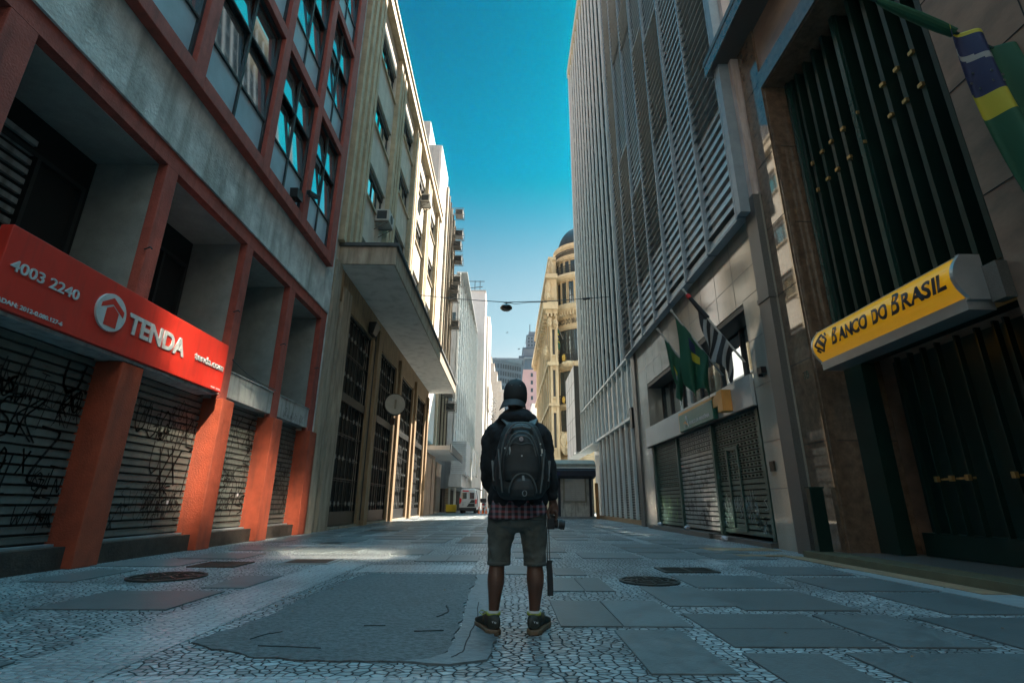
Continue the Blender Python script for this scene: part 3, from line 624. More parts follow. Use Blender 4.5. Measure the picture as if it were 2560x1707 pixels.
# ================================================================ grey curtain-wall office, further on
ow=thing('office_building','grey office building with close vertical fins and small windows beyond the white tower','building',(-8,58,0))
Y0,Y1,XA,XB=49.4,69.5,-5.0,-4.32
def fx(y): return XA+(XB-XA)*(y-Y0)/(Y1-Y0)
b=MB(); b.prism([(-14,Y0),(XA-.35,Y0),(XB-.35,Y1),(-14,Y1)],'z',2.2,24.4); b.build('wall','whitegrey',ow)
b=MB(); b.prism([(-14,Y0+2),(XA-1.3,Y0+2),(XB-1.3,Y1),(-14,Y1)],'z',0,2.2); b.build('base_wall','darkback',ow)
NC=11; items=[]
for i in range(NC+1):
    y=Y0+(Y1-Y0)*i/NC; B('mullion','mullion',ow,(fx(y)-.22,fx(y)-.06,y-.06,y+.06,6.3,24.56))
cells=[]
for i in range(NC):
    a=Y0+(Y1-Y0)*i/NC+.08; c=Y0+(Y1-Y0)*(i+1)/NC-.08; x=fx((a+c)/2)
    B('panel_column','officepanel' if i%2 else 'officegrey',ow,(x-.34,x-.22,a,c,6.3,24.4))
    for f in range(11):
        z=6.5+f*1.63; cells.append([(x-.22,x-.18,a+.25,c,z+.0,z+1.15)])
many('window','winfar',ow,cells)
B('parapet','whitegrey',ow,(XA-.6,XB-.1,Y0-.02,Y1,24.56,24.7))
B('louvre_screen','officegrey',ow,*[(-5.2,-3.78,47.9,53.5,3.45+.17*k,3.56+.17*k) for k in range(18)]); B('louvre_back','whitegrey',ow,(-5.1,-3.9,48.0,53.4,3.3,6.4))
B('overhang','whitegrey',ow,(-5.3,-4.15,47.6,62,2.25,3.4))
for y0,y1,x in ((55,58,-3.6),(58,62,-3.45)): B('white_banner','white',ow,(x-.12,x,y0,y1,3.6+(y0-55)*.05,6.5))
B('column','mullion',ow,(-5.0,-4.8,49.5,49.8,0,2.24),(-5.5,-5.35,49.5,49.8,0,2.24))
B('shutter','tanpipe',ow,*[(-5.9,-5.5,50.2,50.25,.1+.15*k,.22+.15*k) for k in range(14)])
for z in (10.5,18.5): B('side_window','winfar',ow,(-5.9,-5.5,Y0-.03,Y0-.004,z,z+1.5),(-6.6,-6.2,Y0-.03,Y0-.004,z,z+1.5))
t=thing('barrier_block','bright yellow block at the foot of the grey office building','barrier',(-5,48,0))
b=MB(); b.box(-5.45,-4.55,47.6,48.4,.08,.72); b.build('body','yellow',t,.04); B('foot','rubber',t,(-5.4,-4.6,47.65,48.35,0,.08))
# white slabs beyond, stepped blocks
sb=thing('slab_tower','plain white slab tower with roof railing beyond the grey office','building',(-7,78,0))
B('wall','white',sb,(-14,-3.5,72,77,0,32.3),(-14,-3.2,77,78.5,0,30)); B('balcony','cream',sb,(-3.5,-2.9,78,84,15,18.5)); B('roof_edge','whitegrey',sb,(-14,-3.45,71.9,77.1,32.3,32.5))
b=MB(); b.bar((-8,72,34),(-3.7,72,34),.09); b.bar((-8,74,33.5),(-4,72,33.1),.09)
for x in (-5.2,-4.4): b.bar((x,72,32.5),(x,72,34.1),.09)
b.build('roof_railing','steel',sb)
sb2=thing('slab_tower','narrow white tower with a slot window, directly behind the slab tower','building',(-7,84,0))
B('wall','white',sb2,(-12,-3.0,80,86,0,31.2)); B('slot_window','winfar',sb2,(-3.45,-3.35,79.97,79.999,27.5,29))
for i,(x0,x1,y,h,lb) in enumerate([(-12,-3.3,96,24,'white building with bare plants hanging from its edge beyond the narrow tower'),(-12,-4.6,140,41.5,'highest step of the pale stepped building in front of the blue office block'),]):
    s3=thing('apartment_building',lb,'building',(x0,y,0)); B('wall','white' if i==0 else 'cream',s3,(x0,x1,y,y+14,0,h))
    if i==1:
        B('terrace','cream',s3,(x1,-3.75,y,y+14,0,39.5)); B('terrace','cream',s3,(-3.75,-2.9,y,y+14,0,37)); B('terrace','cream',s3,(-2.9,-1.75,y,y+14,0,34.2)); B('terrace','creampale',s3,(-1.75,-.75,y,y+14,0,30.8),(-2.2,-.6,y-.5,y,30.8,31.6))
    for k in range(5): B('window','winfar',s3,(x1,x1+.02,y+1.5+k*2.2,y+2.6+k*2.2,h-6,h-4.4))
t=thing('tree','thin bare tree growing from the white building far down the street','tree',(-3.1,95,0)); b=MB(); b.tube([(-3.15,95,0),(-3.0,95,8),(-2.7,95,17)],[.2,.15,.05],6); b.build('trunk','bronze',t)
b=MB(); r4=random.Random(9)
for k in range(260):
    c=Vector((-2.75+r4.gauss(0,.35),95+r4.gauss(0,.5),r4.uniform(9,20))); d=Vector((r4.gauss(0,1),r4.gauss(0,1),r4.gauss(0,1))).normalized(); e=d.orthogonal(); s_=r4.uniform(.08,.2)
    b.add([c-d*s_,c+e*s_*.6,c+d*s_,c-e*s_*.6],[(0,1,2,3)])
b.build('crown','acdark',t)
# ================================================================ RIGHT: modern stone bank with tall green metalwork
XR=5.55
bk=thing('bank_building','dark polished stone bank with a tall green metal screen and recessed doorway on the right','building',(8,4,0))
OY0,OY1,OZ=5.0,8.69,9.56      # opening
b=MB(); b.box(XR+.02,14,OY1,9.4,0,12.2); b.box(XR+.02,14,-1,OY0,0,12.2); b.box(XR+.02,14,OY0,OY1,OZ,12.2); b.box(6.75,14,OY0,OY1,0,OZ); b.build('stone_wall','brownrough',bk)
B('polished_pier','browngranite',bk,(XR-.03,XR+.02,OY1+.0,9.38,0,11.2),(XR-.03,XR+.02,OY0,OY1,OZ,OZ+.42)); 
B('reveal','browngranite',bk,(XR+.02,6.75,OY1-.02,OY1,0,OZ),(XR+.02,6.75,OY0,OY1-.02,OZ-.02,OZ))
# joints between the stone plates
b=MB()
for z in (1.9,3.4,4.9,6.4,7.9,9.75,11.2): b.box(XR-.034,XR-.028,OY1+.01,9.37,z,z+.012); b.box(XR+.012,XR+.018,-1,OY0,z-.6,z-.588)
for y in (4.0,2.6,1.2): b.box(XR+.012,XR+.018,y,y+.012,0,12.2)
for z in (1.9,3.9,6.2,8.0): b.box(5.7,6.74,OY1-.026,OY1-.019,z,z+.012)
b.build('stone_joints','darkback',bk)
# cornice box with a mirror-polished face
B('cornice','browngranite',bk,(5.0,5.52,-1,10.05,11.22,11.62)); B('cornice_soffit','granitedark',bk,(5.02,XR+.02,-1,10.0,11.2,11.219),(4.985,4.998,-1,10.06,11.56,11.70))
# green metal screen: folded full height blades, door below
sc_=B('metal_screen','greenmetal',bk,(6.62,6.70,OY0,OY1-.02,3.75,OZ-.02),(6.05,6.2,OY0,OY1-.02,3.55,3.75))
blades=[5.10,5.45,5.72,6.02,6.32,6.62,6.95,7.05,7.38,7.68,7.98,8.28,8.45]
for y in blades: B('blade','greenmetal',bk,(6.06,6.5,y,y+.035,3.75,OZ-.03),(6.04,6.075,y-.02,y+.055,3.75,OZ-.03))
for y in (5.2,6.99,8.55): B('post','greenlite',bk,(5.98,6.10,y-.04,y+.05,3.75,OZ-.03))
b=MB()
for y in (5.22,5.52,5.80,6.10,6.40,6.70,7.12,7.46,7.76): b.box(6.52,6.58,y,y+.2,3.8,OZ-.1)
b.build('glazing','glass',sc_)
b=MB()
for z in (4.4,5.2,6.0,7.9,8.6): b.box(6.48,6.60,OY0+.1,OY1-.3,z,z+.06)
b.build('transoms','greenmetal',sc_)
for z in (7.27,6.66):
    for y in (5.72,6.02,6.32,  6.95,7.38-.06,7.68-.02,7.98-.04):
        bb=MB(); bb.box(5.99,6.04,y-.02,y+.06,z,z+.06); bb.bar((6.04,y+.02,z+.03),(6.14,y+.12,z+.0),.02,.06); bb.bar((6.14,y+.12,z+.0),(6.3,y+.26,z+.05),.02,.06); bb.build('brass_clip','brass',bk)
    B('brass_clip','brass',bk,(6.0,6.05,8.28-.01,8.28+.04,z-.02,z+.06))
# doorway
B('door_surround','greenmetal',bk,(6.06,6.30,OY0,OY0+.35,.12,3.55),(6.06,6.30,8.22,OY1-.02,.12,3.55),(6.06,6.30,OY0+.35,8.22,3.18,3.55),(6.0,6.06,OY0,8.4,3.3,3.42))
dr=B('door','greenmetal',bk,(6.62,6.70,5.35,8.22,.12,3.18),(6.45,6.62,5.35,8.22,.12,.45))
bx=[]
for y in (5.7,6.0,6.15,6.42,6.75,7.09,7.36,7.62,7.9): bx.append((6.42,6.5,y,y+.03,.45,3.18))
B('door_bars','greenmetal',dr,*bx)
for y in (6.15,6.42,7.09,7.36,7.62): B('door_handle','brass',dr,(6.38,6.43,y-.01,y+.045,1.18,1.26))
B('push_bar','brass',dr,(6.45,6.47,7.05,7.75,1.20,1.23),(6.45,6.47,5.7,6.5,1.20,1.23))
text('house_number','70','greenlite',bk,9.1-.1,8.84,3.05,3.2,XR-.031,'R',.01,.006)
# stepped threshold with ribbed edge
B('threshold','granitedark',bk,(5.45,6.6,-1,9.2,0,.11)); B('ribbed_edge','ribstep',bk,(5.06,5.449,-1,9.15,0,.105),*[(5.09,5.42,y*.06-1,y*.06-.975,.105,.112) for y in range(0,168)])
o=sheet('tactile_paving','tacyellow',[(4.75,5.04,5.45,9.2),(4.0,4.9,9.2,9.5),(3.9,5.3,10.3,10.9)],.012)
t=thing('metal_post','narrow dark green metal post standing beside the bank doorway','post',(5.25,9.1,0))
b=MB(); b.box(5.18,5.42,8.86,8.98,0,1.12); b.build('column','greenmetal',t,.01); B('cap','greenlite',t,(5.17,5.43,8.85,8.99,1.12,1.14))
# yellow sign
t=thing('bank_sign','yellow convex sign reading BANCO DO BRASIL above the dark green doorway','sign',(5.3,6.6,3.0))
def bulge(z): u=(z-3.34)/.30; return -.17*(1-u*u) if abs(u)<1 else 0.
Z0,Z1,YA,YB=3.09,3.60,5.20,7.92
prof=[(5.27+bulge(Z0+(Z1-Z0)*k/12),Z0+(Z1-Z0)*k/12) for k in range(13)]
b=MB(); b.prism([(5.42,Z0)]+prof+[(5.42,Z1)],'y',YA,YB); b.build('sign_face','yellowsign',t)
pr2=[(x-.012,z) for x,z in prof]
for y0,y1 in ((YA-.05,YA),(YB,YB+.03)): b=MB(); b.prism([(5.46,Z0-.03)]+[(pr2[0][0],Z0-.03)]+pr2+[(pr2[-1][0],Z1+.02),(5.46,Z1+.02)],'y',y0,y1); b.build('end_cap','silver',t)
B('trim','silver',t,(5.24,5.46,YA,YB,Z1,Z1+.02),(5.2,5.52,YA,YB,Z0-.14,Z0-.001)); B('side_housing','granitedark',t,(5.44,5.57,4.98,YA-.051,3.02,3.46))
for y0,y1,sx,z0,z1 in ((7.42,7.27,'B',3.235,3.50),(7.25,6.58,'ANCO',3.235,3.445),(6.51,6.19,'DO',3.235,3.445),(6.15,5.98,'B',3.235,3.515),(5.96,5.27,'RASIL',3.235,3.445)):
    text('lettering',sx,'navyink',t,y0,y1,z0,z1,5.248,'R',.008 if len(sx)==1 else .03,.006,.15,bulge)
b=MB()
def lg(p,q,wd=.03):
    def P(u,v): y=7.67-u; z=3.345+v; return (5.244+bulge(z),y,z)
    for k in range(6):
        a=[p[i]+(q[i]-p[i])*k/6 for i in(0,1)]; c=[p[i]+(q[i]-p[i])*(k+1)/6 for i in(0,1)]
        b.bar(P(*a),P(*c),.012,wd,(1,0,0)) if 0 else b.obox([(P(*a)[i]+P(*c)[i])/2 for i in range(3)],(Vector(P(*c))-Vector(P(*a)))*.58,(.006,0,0),Vector((1,0,0)).cross((Vector(P(*c))-Vector(P(*a))).normalized())*wd/2)
for p,q in [((-.15,-.01),(.0,.14)),((.0,.14),(.08,.06)),((-.06,.08),(.02,0)),((-.15,-.01),(-.07,-.09)),((-.08,.06),(0,-.02)),((.15,.01),(0,-.14)),((0,-.14),(-.08,-.06)),((.06,-.08),(-.02,0)),((.15,.01),(.07,.09)),((.08,-.06),(0,.02)),((.08,.14),(.13,.09)),((-.08,-.14),(-.13,-.09))]: lg(p,q)
b.build('logo','navyink',t)
# cloth helper: grid sheet with folds
def cloth(name,m,par,fn,nu,nv,th=.004):
    b=MB(); g=[[fn(i/nu,j/nv) for j in range(nv+1)] for i in range(nu+1)]
    for i in range(nu+1): b.v+=[tuple(p) for p in g[i]]
    for i in range(nu):
        for j in range(nv): a=i*(nv+1)+j; b.f.append((a,a+1,a+nv+2,a+nv+1))
    o=b.build(name,m,par,smooth=True); s=o.modifiers.new('s','SOLIDIFY'); s.thickness=th; return o
def multimat(o,mats,fn):
    for k in mats[1:]: o.data.materials.append(M[k])
    return o
def flagcloth(name,par,fn,nu,nv,colfn,mats,th=.004):
    o=cloth(name,mats[0],par,fn,nu,nv,th)
    for k in mats[1:]: o.data.materials.append(M[k])
    for p in o.data.polygons: i,j=divmod(p.index,nv); p.material_index=colfn((i+.5)/nu,(j+.5)/nv)
    return o
def brazil(u,v):   # u along width 0..1, v along height 0..1
    x,y=(u-.5)*2,(v-.5)*2
    if abs(x)/.83+abs(y)/.76<1:
        if (x*1.43)**2+y*y<.25: 
            if abs(y+.08*x*x-.12+.25*x)<.075: return 3
            return 2
        return 1
    return 0
# big flag near the top right
t=thing('flag','large green Brazilian flag hanging from a slanted pole on the stone bank wall','flag',(5.5,4.3,5.6))
A_,B_=Vector((4.27,4.3,6.48)),Vector((5.57,4.3,5.68))
MB().tube([A_+(A_-B_)*.12,B_],.022,10).build('pole','greenlite',t); disc(5.55,4.3,5.69,.07,.04,(1,0,0)).build('wall_plate','steel',t)
# flag wrapped round the pole, then falling
MB().tube([A_+(B_-A_)*k for k in(.02,.1,.2,.35,.5,.62)],[.03,.045,.055,.062,.06,.05],12).build('wrapped_cloth','flaggreen',t)
def ff(u,v):   # v: along the drop, u: across the folds
    drop=v**1.05
    top=Vector((4.98+u*.80,4.27,6.03-u*.45))
    bot=Vector((5.20+u*.85,4.2,3.75+.35*u))
    p=top.lerp(bot,drop); amp=.07+.06*v
    p.x+=.035*math.sin(u*13+v*2.2)*(.3+v)-.18*math.sin(v*3.1)*(1-u)*.55
    p.y+=amp*math.sin(u*15+v*1.6)-.04; return p
def bigflag(u,v):
    if u<.40:
        if v<.03: return 1
        if v<.44: 
            if .165+.10*u<v<.205+.10*u: return 3
            return 2
        if v<.58: return 1
        return 0
    if u<.46: return 1 if v<.62 else 0
    if .74<u<.88 and .08+.6*(u-.74)<v<.42: return 1
    return 0
flagcloth('cloth',t,ff,60,90,bigflag,['flaggreen','flagyellow','flagblue','flagwhite'])
b=MB()
for u,v in ((.12,.30),(.22,.33),(.12,.40),(.27,.41),(.2,.39),(.31,.36),(.07,.36)):
    p=ff(u,v); b.obox(p+Vector((0,-.012,0)),(.011,0,0),(0,.002,0),(0,0,.011)); b.obox(p+Vector((0,-.012,0)),(.008,0,.008),(0,.002,0),(-.008,0,.008))
b.build('stars','flagwhite',t)
# ================================================================ louvred building with bank branch below
lb=thing('office_building','building with a huge grey louvre screen above polished stone and green shutters','building',(9,15,0))
XB_=5.5
# wall skin in plates round the openings
WZ0,WZ1=3.63,5.32
b=MB(); b.box(XB_,14,9.42,10.80,0,7.4); b.box(XB_,14,19.2,21.0,0,7.4); b.box(XB_,14,10.8,19.2,WZ1,7.4); b.build('stone_wall','granite',lb)
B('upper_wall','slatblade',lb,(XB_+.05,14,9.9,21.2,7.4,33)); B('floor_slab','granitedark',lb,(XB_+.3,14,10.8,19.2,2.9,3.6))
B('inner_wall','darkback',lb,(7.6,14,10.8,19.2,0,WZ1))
b=MB()
for z in (1.15,2.1,3.3,4.35,5.36,6.0,6.7): b.box(XB_-.004,XB_+.01,9.88,10.79,z,z+.014); b.box(XB_-.004,XB_+.01,19.22,20.6,z,z+.014)
for z in (6.0,6.7): b.box(XB_-.004,XB_+.01,10.8,19.2,z,z+.014)
for y in range(11,20): b.box(XB_-.004,XB_+.01,y+.15,y+.164,WZ1,7.4)
b.build('stone_joints','granitedark',lb)
B('dark_pilaster','granitedark',lb,(5.36,5.5,9.42,9.86,0,7.35)); B('dark_pilaster','granitedark',lb,(5.34,5.5,9.40,9.88,4.9,5.0))
B('plaster_strip','pinkplaster',lb,(5.38,5.6,9.45,9.82,7.36,17.5)); B('drainpipe','concrete',lb,(5.36,5.48,9.87,9.97,7.2,17.5))
B('service_strip','granitedark',lb,(5.42,5.5,20.65,21.2,0,7.4))
B('fascia','alu',lb,(5.42,XB_-.001,10.85,19.6,2.93,3.63)); B('fascia_edge','steel',lb,(5.40,5.6,10.83,19.62,2.90,2.929))
# recessed upper window
wf=B('window','steel',lb,*rect_frame(6.05,6.15,10.8,19.2,3.64,5.30,.07),(5.52,6.05,10.8,19.2,5.18,5.31),*[(6.05,6.15,y,y+.06,3.71,5.18) for y in (12.3,13.7,15.3,16.9,18.2)])
B('pane','glass',wf,(6.12,6.14,10.87,19.13,3.71,5.23))
B('blind','lightlet',wf,(6.4,6.42,11.0,11.9,3.8,5.2),(6.4,6.42,12.3,12.7,3.8,5.2),(6.4,6.42,17.6,18.0,3.8,5.0)); B('glass_balustrade','officepanel',wf,(6.5,6.52,13.8,17.5,3.65,4.4))
# shutters below
for (y0,y1),m in zip(((16.62,19.1),(13.72,16.5),(11.03,13.6)),('greenshutter','greyshutter','greenshutter')):
    zt=2.9; bm_=MB(); z=.16; pitch=.125
    per=1.32 if m=='greenshutter' else 2.22
    while z<zt-.02:
        x=5.62
        if z<per: bm_.box(x,x+.03,y0,y1,z+.026,z+pitch-.006)
        else:
            bm_.box(x,x+.03,y0,y1,z+.022,z+.045); bm_.box(x,x+.03,y0,y1,z+pitch-.03,z+pitch-.008); yy=y0
            while yy<y1-.05: bm_.box(x+.002,x+.028,yy,min(yy+.075,y1),z+.0451,z+pitch-.0301); yy+=.185
        z+=pitch
    s_=bm_.build('roller_shutter',m,lb); B('backing','darkback',s_,(5.68,5.72,y0,y1,.16,zt))
    if y0<12: scribble(y0+.05,y1-.05,.25,1.3,5.616,'spraywhite',s_,15,(.1,.2),.014)
    elif y0<14: scribble(y0+.05,y1-.05,.25,2.2,5.616,'spray',s_,22,(.12,.22),.012)
    else: scribble(y0+.05,y1-.05,.25,1.3,5.616,'spraygreen',s_,7,(.15,.3),.012)
for y in (13.60,16.5,19.1,10.95): B('guide_rail','greenshutter',lb,(5.54,5.70,y,y+.115,.12,2.9))
B('wicket_door','greenshutter',lb,*rect_frame(5.585,5.615,12.3,12.98,.24,2.22,.07))
B('step','granitedark',lb,(5.40,6.0,10.9,13.9,0,.10),(5.30,6.0,13.9,19.75,0,.13)); B('floor','granitedark',lb,(5.72,7.6,10.8,19.2,0,.1))
B('intercom','bronze',lb,(5.46,5.5,10.45,10.62,1.5,1.7)); B('wall_fitting','camblack',lb,(5.38,5.5,10.22,10.36,3.5,3.64),(5.40,5.5,10.4,10.44,3.46,3.66))
# louvre screen
YS=[9.87,11.6,13.26,14.92,16.5,18.16,19.85,21.3]
XF,ZB,ZT=5.2,7.0,32.6
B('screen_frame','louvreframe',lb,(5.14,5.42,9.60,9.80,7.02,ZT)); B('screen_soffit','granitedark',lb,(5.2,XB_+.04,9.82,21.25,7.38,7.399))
for y in YS: B('mullion','louvreframe',lb,(XF-.05,XF+.16,y-.035,y+.035,ZB,ZT))
B('bottom_rail','louvreframe',lb,*[(XF-.02,XF+.2,a+.036,c-.036,ZB-.03,ZB+.03) for a,c in zip(YS,YS[1:])])
for i,(a,c) in enumerate(zip(YS,YS[1:])):
    for z0,z1 in ((ZB+.06,ZT),):
        b=MB(); z=z0; 
        while z<z1:
            # lower blades stand nearly upright, higher groups lie flatter, column by column
            lim=(9.0,99,99,8.6,8.9,7.0,7.0)[i] if 0 else None
            grp=[(10.2,'up'),(99,'flat')][0:] if i==0 else [(24,'up'),(99,'flat')] if i==1 else [(13,'up'),(18,'flat'),(30,'up'),(99,'flat')] if i==2 else [(9.2,'up'),(19,'flat'),(23,'up'),(99,'flat')] if i==3 else [(9.0,'up'),(13,'flat'),(21,'up'),(27,'flat'),(31,'up'),(99,'flat')] if i==4 else [(8.6,'up'),(16,'flat'),(22,'up'),(99,'flat')] if i==5 else [(99,'flat')]
            md=[k for lim_,k in grp if z<lim_][0]
            if z>23 and i<5: md='up'
            ang=R(79 if md=='up' else 42); hl=.100 if md=='up' else .125
            dz,dx=math.sin(ang)*hl,math.cos(ang)*hl
            cx=XF+.06; cz=z+.14
            b.obox((cx,(a+c)/2,cz),(-dx,0,dz) if 0 else (dx,0,-dz) if 0 else (-dx,0,-dz),(0,(c-a)/2-.04,0),(-dz*.05,0,dx*.05))
            z+=.305
        b.build('louvre_panel','louvre',lb)
# bank branch sign
t=thing('bank_sign','dark green sign with orange surround reading BANCO DA AMAZONIA on the metal fascia','sign',(5.3,14,3.0))
b=MB(); b.box(5.28,5.41,12.72,15.3,2.93,3.42); b.build('panel','greenpanel',t,.008); B('surround','orange',t,(5.30,5.415,12.6,15.36,3.421,3.50),(5.30,5.415,15.301,15.37,2.93,3.42)); b=MB(); b.box(5.18,5.418,11.85,12.15,2.98,3.50); b.box(5.3,5.417,12.15,12.719,3.2,3.5); b.build('side_block','orange',t,.01)
text('lettering','BANCO DA AMAZÔNIA','signgrey',t,14.42,12.95,3.03,3.15,5.28,'R',.02,.006)
b=MB(); b.prism([(14.85,2.99),(14.78,2.99),(14.68,3.25),(14.64,3.25),(14.55,2.99),(14.48,2.99),(14.58,3.16),(14.62,3.33),(14.70,3.33),(14.76,3.16)],'x',5.272,5.28); b.build('logo','signgrey',t)
b=MB(); b.prism([(14.90,3.12),(14.72,3.19),(14.62,3.10),(14.50,3.06),(14.64,3.06),(14.74,3.13)],'x',5.268,5.271); b.build('logo_swoosh','orange',t)
# three flags
def hang(root,y,base,tip,spec):
    B_,T_=Vector(base),Vector(tip)
    MB().tube([B_,T_],.028,8).build('pole','pole',root); MB().tube([T_,T_+(T_-B_).normalized()*.07],.045,8).build('finial','pole',root); MB().tube([B_+Vector((.0,0,-.35)),B_],.03,8).build('socket','steel',root)
    MB().tube([B_,B_+Vector((.02,0,-.5))],.02,6).build('bracket','steel',root)
def drape(t0,t1,base,tip,drop,sw,ph,wid):
    B_,T_=Vector(base),Vector(tip)
    def f(u,v):
        p=T_.lerp(B_,t0+(t1-t0)*u); d=drop(u)
        p=p+Vector((sw*v*(.5-u)*.9+.05*math.sin(v*5+u*9+ph)*v, wid*math.sin(u*11+v*2+ph)*(.15+v)-.02, -d*v))
        return p
    return f
t=thing('flag','green and yellow Brazilian flag, the middle of three flags above the branch sign','flag',(5.4,12.23,4),'flags above the green shutters'); bs,tp=(5.45,12.23,3.94),(4.45,12.6,5.80); hang(t,12,bs,tp,0)
def midcol(u,v):
    if .42<u<.72 and .30<v<.46 and v>.30+(.6-u)*.2: return 1
    if .38<u<.60 and .12<v<.30: return 2
    return 0
flagcloth('cloth',t,drape(.05,.72,bs,tp,lambda u:1.9-.75*u+.2*math.sin(u*6),.25,.5,.10),50,60,midcol,['flaggreen','flagyellow','flagblue','flagwhite'])
t=thing('flag','narrow dark green flag, farthest of the three flags above the branch sign','flag',(5.4,13.62,4),'flags above the green shutters'); bs,tp=(5.45,13.62,3.93),(4.45,13.9,5.72); hang(t,12,bs,tp,0)
flagcloth('cloth',t,drape(.12,.6,bs,tp,lambda u:1.55-.3*u,.5,1.8,.06),36,50,lambda u,v:1 if .3<u<.6 and .42<v<.5 else (2 if .3<u<.6 and .5<=v<.6 else 0),['flaggreen','flagyellow','flagwhite'])
t=thing('flag','black and white striped flag, nearest of the three flags above the branch sign','flag',(5.4,11.01,4),'flags above the green shutters'); bs,tp=(5.45,11.01,3.95),(4.42,11.5,5.92); hang(t,12,bs,tp,0)
MB().tube([Vector(tp).lerp(Vector(bs),k) for k in(.05,.12,.2,.3,.4)],[.03,.05,.055,.06,.07],10).build('wrapped_cloth','flagblack',t)
MB().tube([Vector(tp).lerp(Vector(bs),k) for k in(.045,.06,.1)],[.034,.054,.056],10).build('red_canton','flagred',t)
flagcloth('cloth',t,drape(.22,.80,bs,tp,lambda u:1.05-.15*u,.15,2.6,.09),60,60,lambda u,v:1 if (u*1.25+v*.35)%.26<.12 and u+v>.35 else 0,['flagblack','flagwhite'])
# crumpled paper on the ledge
for (x,y,z),l in zip(((5.33,18.35,.13),(5.33,15.6,.13),(5.30,12.95,.0)),('crumpled white paper on the dark step, farthest along the green shutters','crumpled white paper on the step in front of the middle shutter','crumpled white paper on the ground below the wicket door')):
    b=MB(); n_=10
    for i in range(7):
        ph=math.pi*i/6
        for j in range(n_):
            th=2*math.pi*j/n_; r_=.085*(.8+.35*noise.noise(Vector((i*1.3+y,j*.9,x))))
            b.v.append((x+r_*math.sin(ph)*math.cos(th)*1.2,y+r_*math.sin(ph)*math.sin(th)*1.5,z+.07+r_*math.cos(ph)*.8))
    for i in range(6):
        for j in range(n_): a=i*n_+j; c=i*n_+(j+1)%n_; b.f.append((a,c,c+n_,a+n_))
    tag(b.build('crumpled_paper','paper'),l,'litter','crumpled papers by the shutters')
# set-back upper blocks behind the plaster strip, slatted
ub=thing('slatted_building','brown slatted upper building behind the bank cornice on the right','building',(11,6,12))
B('wall','brownrough',ub,(8.4,14,2,10.2,12.2,20)); B('slat_cladding','woodslat',ub,*[(8.3,8.39,2,10.3,12.3+.22*k,12.42+.22*k) for k in range(34)],*[(8.31,10,1.91,1.99,12.3+.22*k,12.42+.22*k) for k in range(34)])
# ================================================================ tall fin facade
ft=thing('office_tower','very tall grey tower with upright metal blades, beyond the louvre screen','building',(10,30,0))
Yc=[21.65+1.17*k for k in range(15)]; XT=5.7
B('wall','slatblade',ft,(XT+.55,20,21.35,38.3,4.6,41.5),(XT+.9,20,21.35,38.3,0,4.6)); B('back_glass','winfar',ft,(XT+.45,XT+.549,21.6,38.2,7.4,40))
B('corner_post','steel',ft,(XT-.1,XT+.3,21.3,21.6,0,41)); B('corner_pipe','travbrown',ft,(5.46,5.56,21.21,21.29,0,7.3))
B('roof_edge','tanpipe',ft,(XT-.15,XT+.6,21.3,38.4,40.2,41.05)); B('end_edge','mullion',ft,(XT-.05,XT+.6,38.3,38.45,4.6,41.6))
for y in Yc: B('mullion','mullion',ft,(XT-.06,XT+.06,y-.055,y+.055,0.2 if y<32 else 4.6,40.2))
r5=random.Random(2)
for i,(a,c) in enumerate(zip(Yc,Yc[1:])):
    b=MB(); bt=b; z=7.5-(.54 if i%2 else 0)
    while z<40:
        z0,z1=max(z+.38,7.5),min(z+2.0,40.1)
        if z1>z0: b.obox((XT+.22,(a+c)/2+.05,(z0+z1)/2),(.16,(c-a)*.34,0),(-.012,.004,0),(0,0,(z1-z0)/2))
        if z>7.4: bt.bar((XT-.05,a+.05,z+.06),(XT+.12,c-.15,z+.06),.05,.05)
        z+=2.08
    b.build('blade_column','slatblade',ft)
B('transom','mullion',ft,(XT-.10,XT+.12,21.6,38.2,7.36,7.46),(XT-.10,XT+.12,21.6,31.6,4.52,4.64))
for a,c in zip(Yc,Yc[1:]): B('tall_window','glassb',ft,(XT+.15,XT+.2,a+.04,c-.04,4.64,7.36))
for i,(a,c) in enumerate(zip(Yc[:9],Yc[1:10])): B('grille','greyshutter',ft,*[(XT+.1,XT+.16,a+.05,c-.05,.25+.115*k,.33+.115*k) for k in range(37)]); B('grille_back','darkback',ft,(XT+.25,XT+.3,a,c,.2,4.52))
B('plinth','travbrown',ft,(XT-.05,XT+.5,21.6,32.3,0,.2)); B('soffit','mullion',ft,(XT-.3,XT+.55,31.7,38.4,4.4,4.51)); B('wall_box','camblack',ft,(XT-.25,XT-.02,21.75,22.1,4.0,4.9))
B('marble_wing','marble',ft,(5.25,6.2,38.5,43.9,4.45,11.3)); B('dark_edge','granitedark',ft,(5.28,6.2,38.46,38.49,4.6,11.3)); B('marble_joints','granitedark',ft,*[(5.235,5.249,38.52,43.9,z,z+.02) for z in (5.8,7.2,8.6,10.0)],*[(5.235,5.249,y,y+.025,4.45,11.3) for y in (40,41.5,43)])
